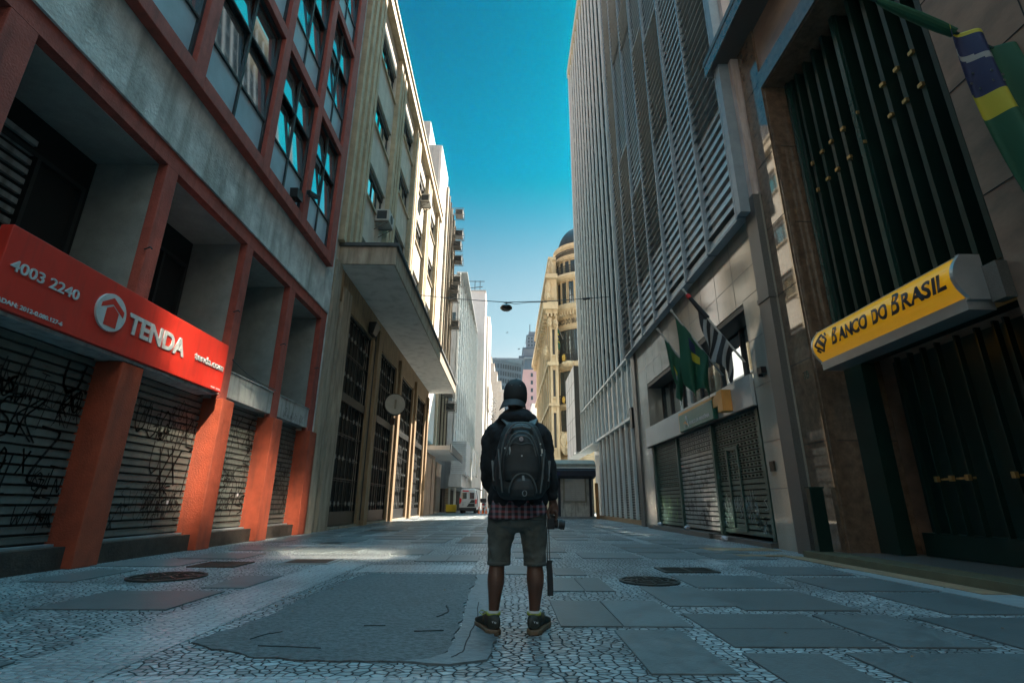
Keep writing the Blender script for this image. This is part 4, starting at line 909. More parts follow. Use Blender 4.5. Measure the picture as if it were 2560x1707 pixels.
# kiosk
t=thing('street_kiosk','grey newspaper kiosk with rolled dark awning and closed shutter beyond the tower','kiosk',(4.2,32.5,0))
b=MB(); b.box(3.1,5.3,31.6,34.5,0,2.45); b.build('body','kioskgrey',t,.03)
b=MB(); ar=[(2.98+0*k,0) for k in range(1)]
b.prism([(31.1,2.6),(31.1,3.15)]+[(31.1+.12*k,3.15+.30*math.sin(k*math.pi/2/8)) for k in range(1,9)]+[(34.8,3.45),(34.8,2.6)],'x',2.95,5.4); b.build('roof','kioskmetal',t)
B('gutter','mullion',t,(2.93,5.42,31.0,31.1,2.88,2.95)); b=MB(); b.prism([(31.1,2.85),(31.55,2.45),(31.55,2.3),(30.85,2.42),(30.85,2.75)],'x',3.0,5.35); b.build('awning','navy',t)
B('awning_label','flagblue',t,(3.02,3.2,30.82,30.845,2.46,2.66)); B('corner_post','navy',t,(3.12,3.28,31.52,31.6,0,2.4)); B('corner_post','navy',t,(5.02,5.16,31.52,31.6,0,2.4))
s_=B('roller_shutter','alu',t,*[(3.55,4.75,31.55,31.59,1.02+.11*k,1.115+.11*k) for k in range(12)]); B('shutter_frame','kioskmetal',t,(3.44,3.54,31.5,31.6,.95,2.35),(4.76,4.84,31.5,31.6,.95,2.35),(3.44,4.84,31.48,31.6,.93,1.0))
B('base','concrete',t,(3.0,5.45,31.35,34.6,0,.12))
t=thing('wooden_board','upright orange brown board leaning beside the kiosk','board',(5.4,31.2,0)); b=MB(); b.obox((5.42,31.2,1.02),(.10,0,0),(0,.03,.0),(.0,.06,1.02)); b.build('board','wood',t,.01); B('batten','wood',t,(5.34,5.5,31.1,31.14,.4,.5))
# ================================================================ historic domed bank
hb=thing('historic_building','ornate cream stone bank with rounded corner, balconies and a dark dome beyond the tower','building',(9,60,0))
CX,CY=9.2,57.6
b=MB(); b.box(4.78,5.7,54.0,80,0,26.3); b.box(5.7,16,56.5,80,0,26.0); b.box(5.0,5.8,55.2,70,26.3,29.2); b.box(5.4,14,58,70,26,29.4); b.build('wall','bbstone',hb)
prof=[(3.85,0),(3.85,4.9),(4.15,5.1),(4.15,5.6),(3.8,5.7),(3.8,7.9),(4.05,8.0),(4.05,8.25),(3.75,8.3),(3.75,10.9),(4.1,11.0),(4.1,11.3),(3.72,11.35),(3.72,15.4),(4.15,15.6),(4.15,16.0),(3.7,16.1),(3.7,20.1),(3.85,20.2),(3.85,20.45),(3.76,20.5),(3.76,21.55),(3.95,21.7),(4.15,21.9),(4.65,22.3),(4.7,22.8),(4.4,23.0),(3.7,23.05),(3.7,26.2),(4.1,26.35),(4.35,26.6),(4.3,26.9),(3.9,27.0),(3.25,27.05),(3.25,29.3),(3.5,29.4),(3.55,29.7),(3.15,29.8),(3.15,30.7),(3.4,30.9),(3.45,31.25),(2.95,31.35)]
b=MB(); b.lathe(prof,(CX,CY),72,150,330); b.build('rounded_corner','bbstone',hb)
b=MB(); b.lathe([(2.85*math.cos(R(k)),31.3+3.6*math.sin(R(k))) for k in range(0,91,6)],(CX,CY),48); b.build('dome','dome',hb,smooth=True)
for z,h,d in ((4.95,.5,.35),(10.95,.3,.25),(15.5,.4,.3)): B('string_course','bbstone',hb,(4.78-d,5.7,54-d,80,z,z+h))
B('cornice','bbstone',hb,(4.02,5.75,53.3,80,22.1,22.9),(4.35,5.7,53.6,80,21.6,22.1),(4.5,5.7,53.7,80,23.0,23.2)); B('cornice','bbstone',hb,(4.35,5.8,53.55,78,26.1,26.6)); B('cornice','bbstone',hb,(4.85,5.8,54.9,70,29.1,29.5))
B('brackets','bbstone',hb,*[(4.15,4.75,54.3+1.1*k,54.7+1.1*k,21.2,21.6) for k in range(22)],*[(4.5+.4*k,4.68+.4*k,53.4,54,21.2,21.6) for k in range(3)])
B('pilaster','bbstone',hb,(4.8,5.02,53.85,54,5.5,21.5)); B('pilaster','bbstone',hb,(5.4,5.6,53.9,54,5.5,21.5)); B('recess_panel','bbdark',hb,(5.09,5.33,53.97,53.99,6.5,10.2),(5.09,5.33,53.97,53.99,12.0,15.0),(5.09,5.33,53.97,53.99,16.8,19.8)); B('panel_moulding','bbstone',hb,*[(5.03,5.39,53.88,53.96,z,z+.18) for z in (6.3,10.2,11.8,15.0,16.6,19.8,23.6,25.4)]); B('quoins','bbstone',hb,*[(5.35,5.72,53.86,54.2,.3+.62*k,.8+.62*k) for k in range(7)],*[(4.7,5.0,53.84,54.4,.3+.62*k,.8+.62*k) for k in range(7)])
for k in range(9):
    B('pilaster','bbstone',hb,(4.62,4.78,54.3+2.8*k,54.9+2.8*k,5.5,21.5))
    for z0,z1 in ((6.2,10),(11.5,15),(16.3,20.3),(23.4,25.8)): B('window','bbdark',hb,(4.75,4.775,55.3+2.8*k,56.7+2.8*k,z0,z1))
def arcpt(r,a,z): return (CX+r*math.cos(R(a)),CY+r*math.sin(R(a)),z)
def arcbox(b,r0,r1,a0,a1,z0,z1,n=6):
    for k in range(n):
        p,q=a0+(a1-a0)*k/n,a0+(a1-a0)*(k+1)/n
        b.add([arcpt(r0,p,z0),arcpt(r0,q,z0),arcpt(r1,q,z0),arcpt(r1,p,z0),arcpt(r0,p,z1),arcpt(r0,q,z1),arcpt(r1,q,z1),arcpt(r1,p,z1)],[(0,1,2,3),(4,5,6,7),(0,1,5,4),(2,3,7,6),(1,2,6,5),(3,0,4,7)])
wins=[(196,206),(211,222),(228,240),(246,258)]
for lv,(z0,z1,r,ws) in enumerate(((23.3,26.0,3.70,[(203,209),(213,220),(224,233),(238,247)]),(27.15,29.0,3.25,[(200,208),(213,222),(227,236),(240,250)]),(16.2,20.0,3.70,[(212,262)]),(11.5,15.1,3.72,[(214,236),(242,262)]),(8.35,10.7,3.75,[(214,232),(240,260)]))):
    for a0,a1 in ws:
        b=MB(); arcbox(b,r-.1,r+.015,a0,a1,z0,z1); wf=b.build('window','glassb',hb)
        b=MB(); n=max(2,int((a1-a0)/7))
        for k in range(n+1): a=a0+(a1-a0)*k/n; arcbox(b,r+.016,r+.07,a-.5,a+.5,z0,z1,1)
        for zz in (z0+(z1-z0)*.33,z0+(z1-z0)*.66,z1-.08): arcbox(b,r+.016,r+.06,a0,a1,zz,zz+.07)
        b.build('window_frame','bbdark',wf)
        b=MB(); arcbox(b,r,r+.14,a0-1.6,a0-.3,z0-.1,z1+.2,1); arcbox(b,r,r+.14,a1+.3,a1+1.6,z0-.1,z1+.2,1); arcbox(b,r,r+.2,a0-1.8,a1+1.8,z1+.2,z1+.4); b.build('window_surround','bbstone',wf)
def balcony(z,r,a0,a1,h=.95):
    b=MB(); arcbox(b,r,r+.05,a0,a1,z+h,z+h+.07,14); arcbox(b,r,r+.04,a0,a1,z,z+.06,14)
    n=int((a1-a0)/1.6)
    for k in range(n+1): a=a0+(a1-a0)*k/n; arcbox(b,r,r+.03,a-.22,a+.22,z,z+h,1)
    for k in range(n): a=a0+(a1-a0)*(k+.5)/n; arcbox(b,r+.01,r+.025,a-.7,a+.7,z+.3,z+.36,1); arcbox(b,r+.01,r+.025,a-.5,a+.5,z+.6,z+.66,1)
    b.build('balcony_railing','bbdark',hb)
balcony(27.0,4.05,186,262); balcony(16.1,4.1,208,264,1.0); balcony(11.35,4.05,212,262,.9); balcony(29.75,3.45,190,262,.6)
def lump(name,c,rx,ry,rz,seed,m='bbstone',n=26,amp=.35,fr=2.2):
    b=MB()
    for i in range(n//2+1):
        ph=math.pi*i/(n//2)
        for j in range(n):
            th=2*math.pi*j/n; d=Vector((math.sin(ph)*math.cos(th),math.sin(ph)*math.sin(th),math.cos(ph)))
            q=1+amp*noise.noise(d*fr+Vector((seed,seed*.7,0)))+amp*.6*noise.noise(d*fr*2.7+Vector((0,seed,0)))
            b.v.append((c[0]+d.x*rx*q,c[1]+d.y*ry*q,c[2]+d.z*rz*q))
    for i in range(n//2):
        for j in range(n): a=i*n+j; e=i*n+(j+1)%n; b.f.append((a,e,e+n,a+n))
    return b.build(name,m,hb)
for i,(x,y,z,rx,rz) in enumerate([(6.35,54.2,6.9,.75,1.1),(7.2,53.7,6.6,.8,.9),(5.9,54.6,7.8,.35,.5),(4.7,53.9,24.8,.35,1.1),(4.6,53.8,23.8,.35,.6),(5.1,54.6,28.0,.3,.9),(4.75,53.75,20.6,.3,.55),(5.45,53.7,20.4,.3,.5),(4.5,54.6,17.2,.4,.9),(6.9,54.0,15.8,.8,.3)]): lump('carved_ornament',(x,y,z),rx,.35,rz,i+1.)
lump('gilded_crest',arcpt(4.15,228,16.6),.25,.12,.4,3.,'gold'); lump('gilded_crest',arcpt(4.1,225,11.8),.2,.1,.35,4.,'gold'); lump('gilded_crest',(6.55,53.75,6.9),.22,.12,.4,5.,'gold')
b=MB(); 
for k in range(16): arcbox(b,3.9,4.45,196+k*4.6,198.2+k*4.6,21.6,22.15,1)
b.build('cornice_brackets','bbstone',hb); b=MB()
for k in range(22): a=193+3*k; arcbox(b,3.15,3.22,a,a+1.6,30.0,30.5,1)
b.build('frieze_relief','bbstone',hb)
# curved frieze lettering
cu=bpy.data.curves.new('l','FONT'); cu.body='BANCO DO BRASIL'; cu.offset=.01; cu.extrude=.5; tt=bpy.data.objects.new('l',cu); COL.objects.link(tt); dg=bpy.context.evaluated_depsgraph_get(); dg.update(); me=bpy.data.meshes.new_from_object(tt.evaluated_get(dg)); bpy.data.objects.remove(tt)
xs=[v.co.x for v in me.vertices]; ys=[v.co.y for v in me.vertices]; o_=off(hb)
for v in me.vertices:
    u=(v.co.x-min(xs))/(max(xs)-min(xs)) if 0 else (v.co.x-xs[0]*0)/max(xs); a=207+u*52; r_=3.78+.03*(v.co.z+.5); v.co=Vector(arcpt(r_,a,20.72+.62*v.co.y/.73))-o_
me.materials.clear(); me.materials.append(M['bbdark']); oo=bpy.data.objects.new('frieze_lettering',me); COL.objects.link(oo); oo.parent=hb
for (a,m1,lbl) in ((222,['flaggreen','flagyellow','flagblue'],'thin green and yellow flag hanging before the frieze letters of the domed bank'),(209,['flagblack','flagwhite','flagred'],'black and white striped flag at the left of the domed bank frieze')):
    p=Vector(arcpt(4.9,a,20.6)); q=Vector(arcpt(3.7,a,19.0)); t=thing('flag',lbl,'flag',p,'flags on the domed bank'); MB().tube([q,p],.04,6).build('pole','pole',t)
    flagcloth('cloth',t,(lambda p,q:lambda u,v:p+(q-p)*(.1+.35*u)+Vector((.06*math.sin(9*v+8*u),.05*math.sin(7*u+5*v),-2.6*v)))(p,q),10,24,(lambda u,v:1 if .25<v<.33 or .5<v<.58 else (2 if .33<=v<.5 else 0)) if a==222 else (lambda u,v:2 if v<.2 else (1 if (v*14+u*4)%2<1 else 0)),m1)
# background blocks
pk=thing('apartment_building','pale pink building with a steep slate roof at the end of the street','building',(7,150,0))
B('wall','pink',pk,(4.9,13,150,170,0,40.3)); b=MB(); b.rings([[(4.9,150,40.3),(13,150,40.3),(13,170,40.3),(4.9,170,40.3)],[(5.5,150.8,44),(13,150.8,44),(13,169,44),(5.5,169,44)]]); b.build('roof','slate',pk); B('roof_edge','bluefar2',pk,(5.2,13,150.3,169,44,44.4))
for k in range(7): B('window','winfar',pk,(7.2,7.9,149.97,149.999,38-2.4*k,39.2-2.4*k))
bf=thing('office_building','haze-tinted blue office block with rows of windows at the end of the street','building',(-2,190,0))
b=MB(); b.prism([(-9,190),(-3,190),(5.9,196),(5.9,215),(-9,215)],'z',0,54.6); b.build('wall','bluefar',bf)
cells=[]
for f in range(7):
    for k in range(14):
        if k<5: x=-8.6+k*1.15; cells.append([(x,x+.75,189.95,189.99,34+f*2.9,35.7+f*2.9)])
        else: x=-2.8+(k-5)*.95; y=190+(x+3)*6/8.9; cells.append([(x,x+.6,y-.06,y+.3,34+f*2.9,35.7+f*2.9)])
many('window','winfar',bf,cells); B('parapet','bluefar2',bf,(-9,6.0,189.5,216,54.6,55.3)); B('roof_box','slate',bf,(2.5,6.5,200,210,55.3,57.5),(-5,-4.6,195,195.4,55.3,57))
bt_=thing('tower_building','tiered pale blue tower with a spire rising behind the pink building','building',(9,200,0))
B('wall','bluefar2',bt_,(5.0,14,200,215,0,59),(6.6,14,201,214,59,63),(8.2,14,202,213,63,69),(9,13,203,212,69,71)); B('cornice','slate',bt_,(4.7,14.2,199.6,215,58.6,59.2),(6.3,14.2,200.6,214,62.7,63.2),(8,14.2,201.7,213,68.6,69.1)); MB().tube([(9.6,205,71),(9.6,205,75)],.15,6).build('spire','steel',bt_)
for k in range(4):
    for f in range(3): B('window','winfar',bt_,(8.7+1.3*k,9.3+1.3*k,201.95,201.99,64.2+f*1.5,65.1+f*1.5))
wh=thing('apartment_building','narrow white building between the pink building and the domed bank','building',(10,100,0)); B('wall','white',wh,(6.6,16,92,105,0,28)); 
for k in range(6): B('window','winfar',wh,(6.57,6.59,94+1.7*k,95+1.7*k,20,22.5))
B('drainpipe','mullion',wh,(6.45,6.56,92.0,92.2,0,27))
for x0,x1,y,h,lbl in ((-13,-4,112,20,'low white building far down the left side'),(5.5,14,110,22,'low pale building far down the right side')):
    q=thing('apartment_building',lbl,'building',(x0,y,0)); B('wall','white',q,(x0,x1,y,y+20,0,h)); [B('window','winfar',q,((x1 if x0<0 else x0)-.03,(x1 if x0<0 else x0)+.03,y+1+3*k,y+2.2+3*k,5,7)) for k in range(5)]
# street lamp on its wire, birds
t=thing('hanging_lamp','round dark street lamp hanging on a cable across the street','street lamp',(-.1,26,11.2))
b=MB(); b.lathe([(0,-.16),(.22,-.14),(.33,-.05),(.34,.02),(.26,.12),(.1,.17),(0,.18)],(0,0),28); b.v=[(x-.1,y+26,z+11.22) for x,y,z in b.v]; b.build('lamp_housing','camblack',t,smooth=True)
MB().tube([(-.1,26,11.38),(-.1,26,11.58)],.04,6).tube([(-.3,26,11.57),(-.1,26,11.48),(.3,26,11.57)],.02,6).build('hanger','steel',t)
b=MB(); b.tube([(-5.5,26,12.0),(-3,26,11.74),(-.1,26,11.56),(2.5,26,11.66),(5.7,26,11.95)],.022,6); b.tube([(-.1,26,11.55),(.4,26,11.45),(1.1,26,11.56),(2.2,26,11.60)],.015,6); b.tube([(4.2,26,11.8),(4.6,26,11.84)],.07,8); tag(b.build('overhead_cable','steel'),'dark cable strung across the street, carrying the round lamp','cable')
for (x,y,z,s_,l) in ((-.1,80,28.3,.22,'small dark bird in the sky left of the domed bank'),(1.9,80,25.4,.25,'lower small bird flying just above the distant towers')):
    b=MB(); b.rings([[(x+s_*a,y+s_*.35*math.cos(t_)*w_,z+s_*.35*math.sin(t_)*w_+s_*.2*a) for t_ in [k*math.pi/3 for k in range(6)]] for a,w_ in((-1,.05),(-.4,.6),(.2,.8),(.7,.4),(1,.05))]); b.add([(x-.2*s_,y,z),(x+.3*s_,y,z),(x-.1*s_,y-1.3*s_,z+.6*s_),(x-.2*s_,y,z+.02),(x+.3*s_,y,z+.02),(x-.1*s_,y-1.3*s_,z+.62*s_)],[(0,1,2),(3,4,5),(0,1,4,3)]); b.add([(x-.2*s_,y,z),(x+.3*s_,y,z),(x-.3*s_,y+1.3*s_,z+.5*s_)],[(0,1,2)])
    tag(b.build('bird','bird'),l,'bird')
# unseen buildings behind the camera
mb=thing('glass_tower','unseen tower behind the viewpoint, mirrored windows aimed to throw sun on the left pillars','building',(8,-8,0))
B('wall','whitegrey',mb,(2.2,10.2,-6.5,-3.2,0,27)); 
for x0,x1,z0,z1 in MIRR: B('mirror_window','mirrorglass',mb,(x0,x1,-3.2,-3.05,z0,z1))
rr_=thing('apartment_building','unseen plain building added on the right behind the viewpoint to shade the left','building',(9,-15,0)); B('wall','stucco',rr_,(6.5,18,-23,-7.2,0,25)); B('window','glass',rr_,(6.47,6.5,-20,-18,5,8),(6.47,6.5,-14,-12,5,8))  # unseen block added to keep sun off the left facade behind the camera
eb=thing('apartment_building','unseen broad building added behind the viewpoint to bounce sunlight up the street','building',(0,-26,0)); B('wall','stucco',eb,(-30,40,-34,-24,0,24))  # unseen wall put in to bounce sunlight onto camera-facing surfaces
for k in range(8): B('window','glass',eb,(-20+6*k,-18+6*k,-24,-23.97,6,9))
bl=thing('apartment_building','plain building closing the left side behind the viewpoint','building',(-9,-10,0)); B('wall','stucco',bl,(-14,-5.7,-23.9,-4.1,0,20)); 
for k in range(5): B('window','glass',bl,(-5.71,-5.68,-22+4*k,-20+4*k,5,8))
# ================================================================ van, cones, motorcycle
t=thing('ambulance_van','white red and black van seen from behind, parked at the end of the left pavement','van',(-3.3,47.5,0))
X0,X1,YV=-4.08,-2.55,45.5
def vsec(y,s=1.,top=2.02): # rear outline
    c=(X0+X1)/2; w_=(X1-X0)/2*s
    return [(c-w_,y,.32),(c-w_,y,1.1),(c-w_*.97,y,1.3),(c-w_*.86,y,top-.14),(c-w_*.74,y,top),(c+w_*.74,y,top),(c+w_*.86,y,top-.14),(c+w_*.97,y,1.3),(c+w_,y,1.1),(c+w_,y,.32)]
b=MB(); b.rings([vsec(YV+.04,.96,1.98),vsec(YV+.12,1.0),vsec(YV+3.4,1.0),vsec(YV+4.1,.97,1.6),vsec(YV+4.7,.93,1.1)]); b.build('body','vanwhite',t,.02)
B('rear_bumper','vandark',t,(X0+.03,X1-.03,YV-.1,YV+.1,.26,.48)); B('underside','rubber',t,(X0+.1,X1-.1,YV+.1,YV+4.4,.18,.32))
for a,c in ((X0+.17,-3.38),(-3.25,X1-.17)):
    d=MB(); d.prism([(a,.5),(c,.5),(c,1.78),(a+(.05 if a<-3.4 else 0),1.78)],'y',YV-.0,YV+.05); dd=d.build('rear_door','vanwhite',t); B('door_window','glass',dd,(a+.07,c-.05,YV-.012,YV-.001,1.2,1.72))
b=MB(); b.prism([(-3.42,.55),(X1-.17,.55),(X1-.17,1.12),(-3.02,1.12)],'y',YV-.022,YV-.013); b.build('dark_livery','vandark',t)
b=MB(); b.prism([(X0+.14,.9),(X0+.3,1.12),(X0+.2,1.2),(X0+.02,1.3),(X0+.05,.8)],'y',YV+.0,YV+.03); b.prism([(X0+.26,1.80),(-3.25,1.80),(-3.3,1.9),(X0+.28,1.92)],'y',YV-.01,YV+.05); b.build('red_livery','vanred',t)
for x in (X0+.02,X1-.13): B('tail_light','tailred',t,(x,x+.11,YV-.02,YV+.05,.8,1.16))
B('licence_plate','signgrey',t,(-3.85,-3.5,YV-.03,YV-.014,.84,.93)); MB().tube([(X0+.3,YV-.03,.58),(X0+.301,YV-.03,.58)],.01,8)
disc(-3.72,YV-.02,.72,.11,.02,(0,1,0)).build('badge','silver',t); B('door_trim','silver',t,(-3.3,X1-.2,YV-.035,YV-.023,1.14,1.18),(-3.35,X1-.2,YV-.035,YV-.023,.82,.86),(X0+.2,X1-.2,YV-.035,YV-.023,.46,.50))
for x in (X0+.08,X1-.3):
    for y in (YV+.8,YV+3.9):
        w_=disc(x+.11,y,.32,.31,.22,(1,0,0)).build('wheel','rubber',t)
for y in (YV+.3,YV+2.2): B('roof_bar','vandark',t,(X0+.3,X1-.3,y,y+.06,2.03,2.09))
MB().tube([(X1-.25,YV+.3,2.1),(X1+.1,YV+.3,2.06),(X1+.4,YV+.6,1.9)],.04,6).tube([(X1-.05,YV+.1,1.9),(X1+.05,YV+.1,1.2),(X1+.03,YV+.1,.5)],.03,6).build('ladder_rail','vandark',t)
# cones
cp=thing('traffic_cone','orange traffic cone beside the rear of the van, first from the left','traffic cone',(-2.31,44.8,0),'traffic cones by the van')
b=MB(); b.lathe([(0,.03),(.085,.03),(.075,.06),(.028,.56),(.02,.57),(0,.575)],(0,0),24); b.v=[(x-2.31,y+44.8,z) for x,y,z in b.v]; b.build('cone_body','cone',cp,smooth=False); B('base','cone',cp,(-2.43,-2.19,44.68,44.92,0,.035))
b=MB(); b.lathe([(.060,.28),(.050,.40)],(0,0),24); b.v=[(x*1.06-2.31,y*1.06+44.8,z) for x,y,z in b.v]; b.build('reflective_band','flagwhite',cp)
dup(cp,(-2.0,44.75,0),'orange traffic cone, middle one of the three beside the van'); dup(cp,(-1.70,44.8,0),'orange traffic cone nearest the man, third from the van')
t=thing('motorcycle','dark parked motorcycle between the van and the cones','motorcycle',(-2.05,46.5,0))
for y in (46.1,47.35): disc(-2.0,y,.3,.3,.1,(1,0,0)).build('wheel','rubber',t)
b=MB(); b.rings([[(-2.0+w_*math.cos(a),y,z+h*math.sin(a)) for a in [k*math.pi/4 for k in range(8)]] for y,z,w_,h in ((46.05,.78,.08,.06),(46.4,.82,.16,.10),(46.8,.78,.17,.16),(47.1,.85,.12,.16),(47.3,.8,.06,.1))]); b.build('body','vandark',t)
MB().tube([(-2.35,46.95,1.08),(-2.0,47.05,1.0),(-1.65,46.95,1.08)],.025,6).tube([(-2.0,47.05,1.0),(-2.0,47.35,.3)],.035,6).tube([(-2.3,46.95,1.08),(-2.35,46.95,1.25)],.015,6).build('handlebar','steel',t)
b=MB(); b.box(-2.25,-1.75,45.85,46.2,.9,1.25); b.build('top_case','camblack',t,.04); B('tail_light','tailred',t,(-2.08,-1.92,45.86,45.9,.68,.76)); B('licence_plate','signgrey',t,(-2.1,-1.9,45.87,45.89,.5,.62))
# ================================================================ the man seen from behind
def se(c,rx,ry,n=24,e=2.,tilt=0.):   # super-ellipse ring in the xy plane, tilt lowers the back
    out=[]
    for k in range(n):
        a=2*math.pi*k/n; ca,sa=math.cos(a),math.sin(a)
        x=rx*math.copysign(abs(ca)**(2/e),ca); y=ry*math.copysign(abs(sa)**(2/e),sa)
        out.append((c[0]+x,c[1]+y,c[2]+tilt*y))
    return out
def limb(b,pts,n=20):   # pts: (x,y,z,r[,flat]) tapered limb with smooth spline
    P=[Vector(p[:3]) for p in pts]; r=[p[3] for p in pts]; Q=[];S=[]
    for i in range(len(P)-1):
        p0,p1,p2,p3=P[max(i-1,0)],P[i],P[i+1],P[min(i+2,len(P)-1)]; r0,r1,r2,r3=r[max(i-1,0)],r[i],r[i+1],r[min(i+2,len(r)-1)]
        for k in range(4):
            t_=k/4; f=lambda a,b_,c,d:.5*((2*b_)+(c-a)*t_+(2*a-5*b_+4*c-d)*t_**2+(3*b_-a-3*c+d)*t_**3)
            Q.append(f(p0,p1,p2,p3)); S.append(f(r0,r1,r2,r3))
    Q.append(P[-1]); S.append(r[-1]); b.tube(Q,S,n); return b
def fuse(b,name,m,par,vox,it=4,disp=0.,dsc=.12,fac=.5):
    ob=b.build(name,m,par)
    r=ob.modifiers.new('r','REMESH'); r.mode='VOXEL'; r.voxel_size=vox
    if it: s=ob.modifiers.new('s','SMOOTH'); s.iterations=it; s.factor=fac
    if disp:
        tx=bpy.data.textures.new('cl','CLOUDS'); tx.noise_scale=dsc; tx.noise_depth=2; d=ob.modifiers.new('d','DISPLACE'); d.texture=tx; d.strength=disp; d.mid_level=.5; d.texture_coords='LOCAL'
    bake(ob)
    for p in ob.data.polygons: p.use_smooth=True
    return ob
pm=thing('person','man standing with his back turned, in black hoodie, grey shorts and backwards cap','person',(.07,3.87,0))
YP=3.87
b=MB()
# legs
limb(b,[(-.02,YP+.03,.90,.095),(-.035,YP+.03,.70,.088),(-.055,YP+.02,.50,.060),(-.062,YP+.005,.42,.055),(-.068,YP-.012,.33,.060),(-.073,YP,.24,.048),(-.08,YP+.012,.14,.036),(-.082,YP+.01,.09,.038)])
limb(b,[(.16,YP+.03,.90,.095),(.18,YP+.03,.70,.088),(.20,YP+.02,.50,.060),(.207,YP+.005,.42,.056),(.209,YP-.012,.34,.062),(.208,YP,.25,.050),(.203,YP+.012,.14,.037),(.20,YP+.01,.09,.039)])
for x,dx in ((-.082,-.085),(.20,.07)): limb(b,[(x,YP-.03,.055,.033),(x,YP+.02,.07,.04),(x+dx*.5,YP+.09,.055,.036),(x+dx,YP+.17,.035,.03)])
# torso
b.rings([se((.075,YP+.02,z),rx,ry,28,2.3) for z,rx,ry in ((.80,.15,.10),(.9,.175,.11),(1.05,.16,.10),(1.2,.18,.11),(1.33,.19,.105),(1.40,.15,.09),(1.44,.08,.07))])
limb(b,[(.07,YP+.02,1.38,.07),(.07,YP+.02,1.47,.062),(.07,YP+.03,1.56,.06)])
# head: skull, face, ears
b.rings([se((.070,YP+.045+dy,z),rx,ry,28,2.1) for z,rx,ry,dy in ((1.515,.035,.045,.04),(1.54,.055,.068,.03),(1.58,.068,.085,.015),(1.63,.074,.096,.005),(1.68,.075,.098,0),(1.73,.066,.086,0),(1.765,.04,.052,0),(1.775,.012,.015,0))])
b.rings([se((.072,YP+.15+dy,z),r_,r_*1.2,10) for z,r_,dy in ((1.655,.006,-.015),(1.635,.010,0),(1.615,.016,.006),(1.605,.010,0))])      # nose
b.rings([se((.072,YP+.135,z),rx,.012,10) for z,rx in ((1.585,.012),(1.578,.024),(1.570,.024),(1.563,.012))])                            # lips
for s_ in (-1,1): b.obox((.070+s_*.080,YP+.04,1.635),(.007,.004*s_,0),(0,.016,.0),(0,-.004,.030))
for s_ in (-1,1): b.obox((.072+s_*.032,YP+.128,1.655),(.018,0,0),(0,.012,0),(0,0,.004))
# arms
limb(b,[(-.09,YP+.02,1.36,.055),(-.135,YP+.03,1.22,.046),(-.15,YP+.02,1.08,.040),(-.135,YP+.09,.97,.034),(-.09,YP+.17,.90,.027),(-.06,YP+.20,.88,.03)])
limb(b,[(.245,YP+.02,1.36,.055),(.295,YP+.02,1.22,.046),(.315,YP,1.08,.040),(.335,YP-.005,.97,.034),(.342,YP+.005,.88,.027),(.345,YP+.01,.855,.028)])
# right hand: palm and five fingers curled round the camera grip
b.rings([se((.345+dx,YP+.01+dy,z),rx,ry,16,2.4) for z,rx,ry,dx,dy in ((.875,.026,.020,0,0),(.85,.030,.022,0,0),(.82,.036,.024,.004,.002),(.785,.036,.024,.006,.006),(.765,.030,.020,.006,.01))])
for i,(fy,l) in enumerate(((-.012,.9),(.006,1.),(.024,.95),(.042,.8))):
    limb(b,[(.362,YP+fy,.79,.0115),(.372,YP+fy,.765-.004*i,.0105),(.366,YP+fy+.004,.738-.002*i,.0095),(.345,YP+fy+.006,.724,.009),(.326,YP+fy+.008,.733,.008)],10)
limb(b,[(.325,YP-.005,.815,.014),(.308,YP-.022,.785,.0125),(.306,YP-.030,.757,.011),(.318,YP-.034,.735,.0095)],10)
# left hand rests in front of the belly
b.rings([se((-.05,YP+.21,z),.03,.018,12) for z in (.86,.88,.90)])
for i in range(4): limb(b,[(-.03,YP+.215,.895-.013*i,.0085),(-.005,YP+.225,.893-.013*i,.008),(.02,YP+.22,.89-.013*i,.0075)],8)
limb(b,[(-.05,YP+.205,.9,.01),(-.035,YP+.2,.925,.009),(-.015,YP+.2,.935,.008)],8)
fuse(b,'body','skin',pm,.0042,3)
for s_ in (-1,1):
    e=MB(); e.rings([se((.072+s_*.032,YP+.131,z),r_,r_*.8,10) for z,r_ in ((1.633,.004),(1.638,.010),(1.643,.011),(1.648,.010),(1.653,.004))]); e.build('eye','flagwhite',pm,smooth=True)
b=MB(); b.rings([se((.070,YP+.035,z),rx,ry,24) for z,rx,ry in ((1.60,.070,.086),(1.64,.077,.094),(1.66,.078,.096))],cap=False); b.build('hair','capblack',pm,smooth=True)
# hoodie
b=MB()
b.rings([se((.085,YP+.02,z),rx,ry,36,2.5) for z,rx,ry in ((.815,.195,.150),(.84,.215,.165),(.88,.222,.17),(.98,.20,.155),(1.1,.19,.145),(1.22,.20,.145),(1.31,.205,.135),(1.365,.19,.12),(1.405,.155,.10),(1.435,.11,.085),(1.455,.08,.07))])
limb(b,[(-.045,YP+.02,1.375,.062),(-.105,YP+.02,1.335,.078),(-.128,YP+.025,1.22,.070),(-.138,YP+.02,1.10,.062),(-.132,YP+.07,1.00,.056),(-.09,YP+.15,.93,.050),(-.06,YP+.18,.90,.045)],26)
limb(b,[(.205,YP+.02,1.375,.062),(.262,YP+.02,1.335,.078),(.295,YP+.02,1.22,.068),(.312,YP+.0,1.09,.063),(.328,YP-.002,.99,.055),(.338,YP,.92,.047),(.342,YP,.885,.043),(.343,YP,.868,.036)],26)
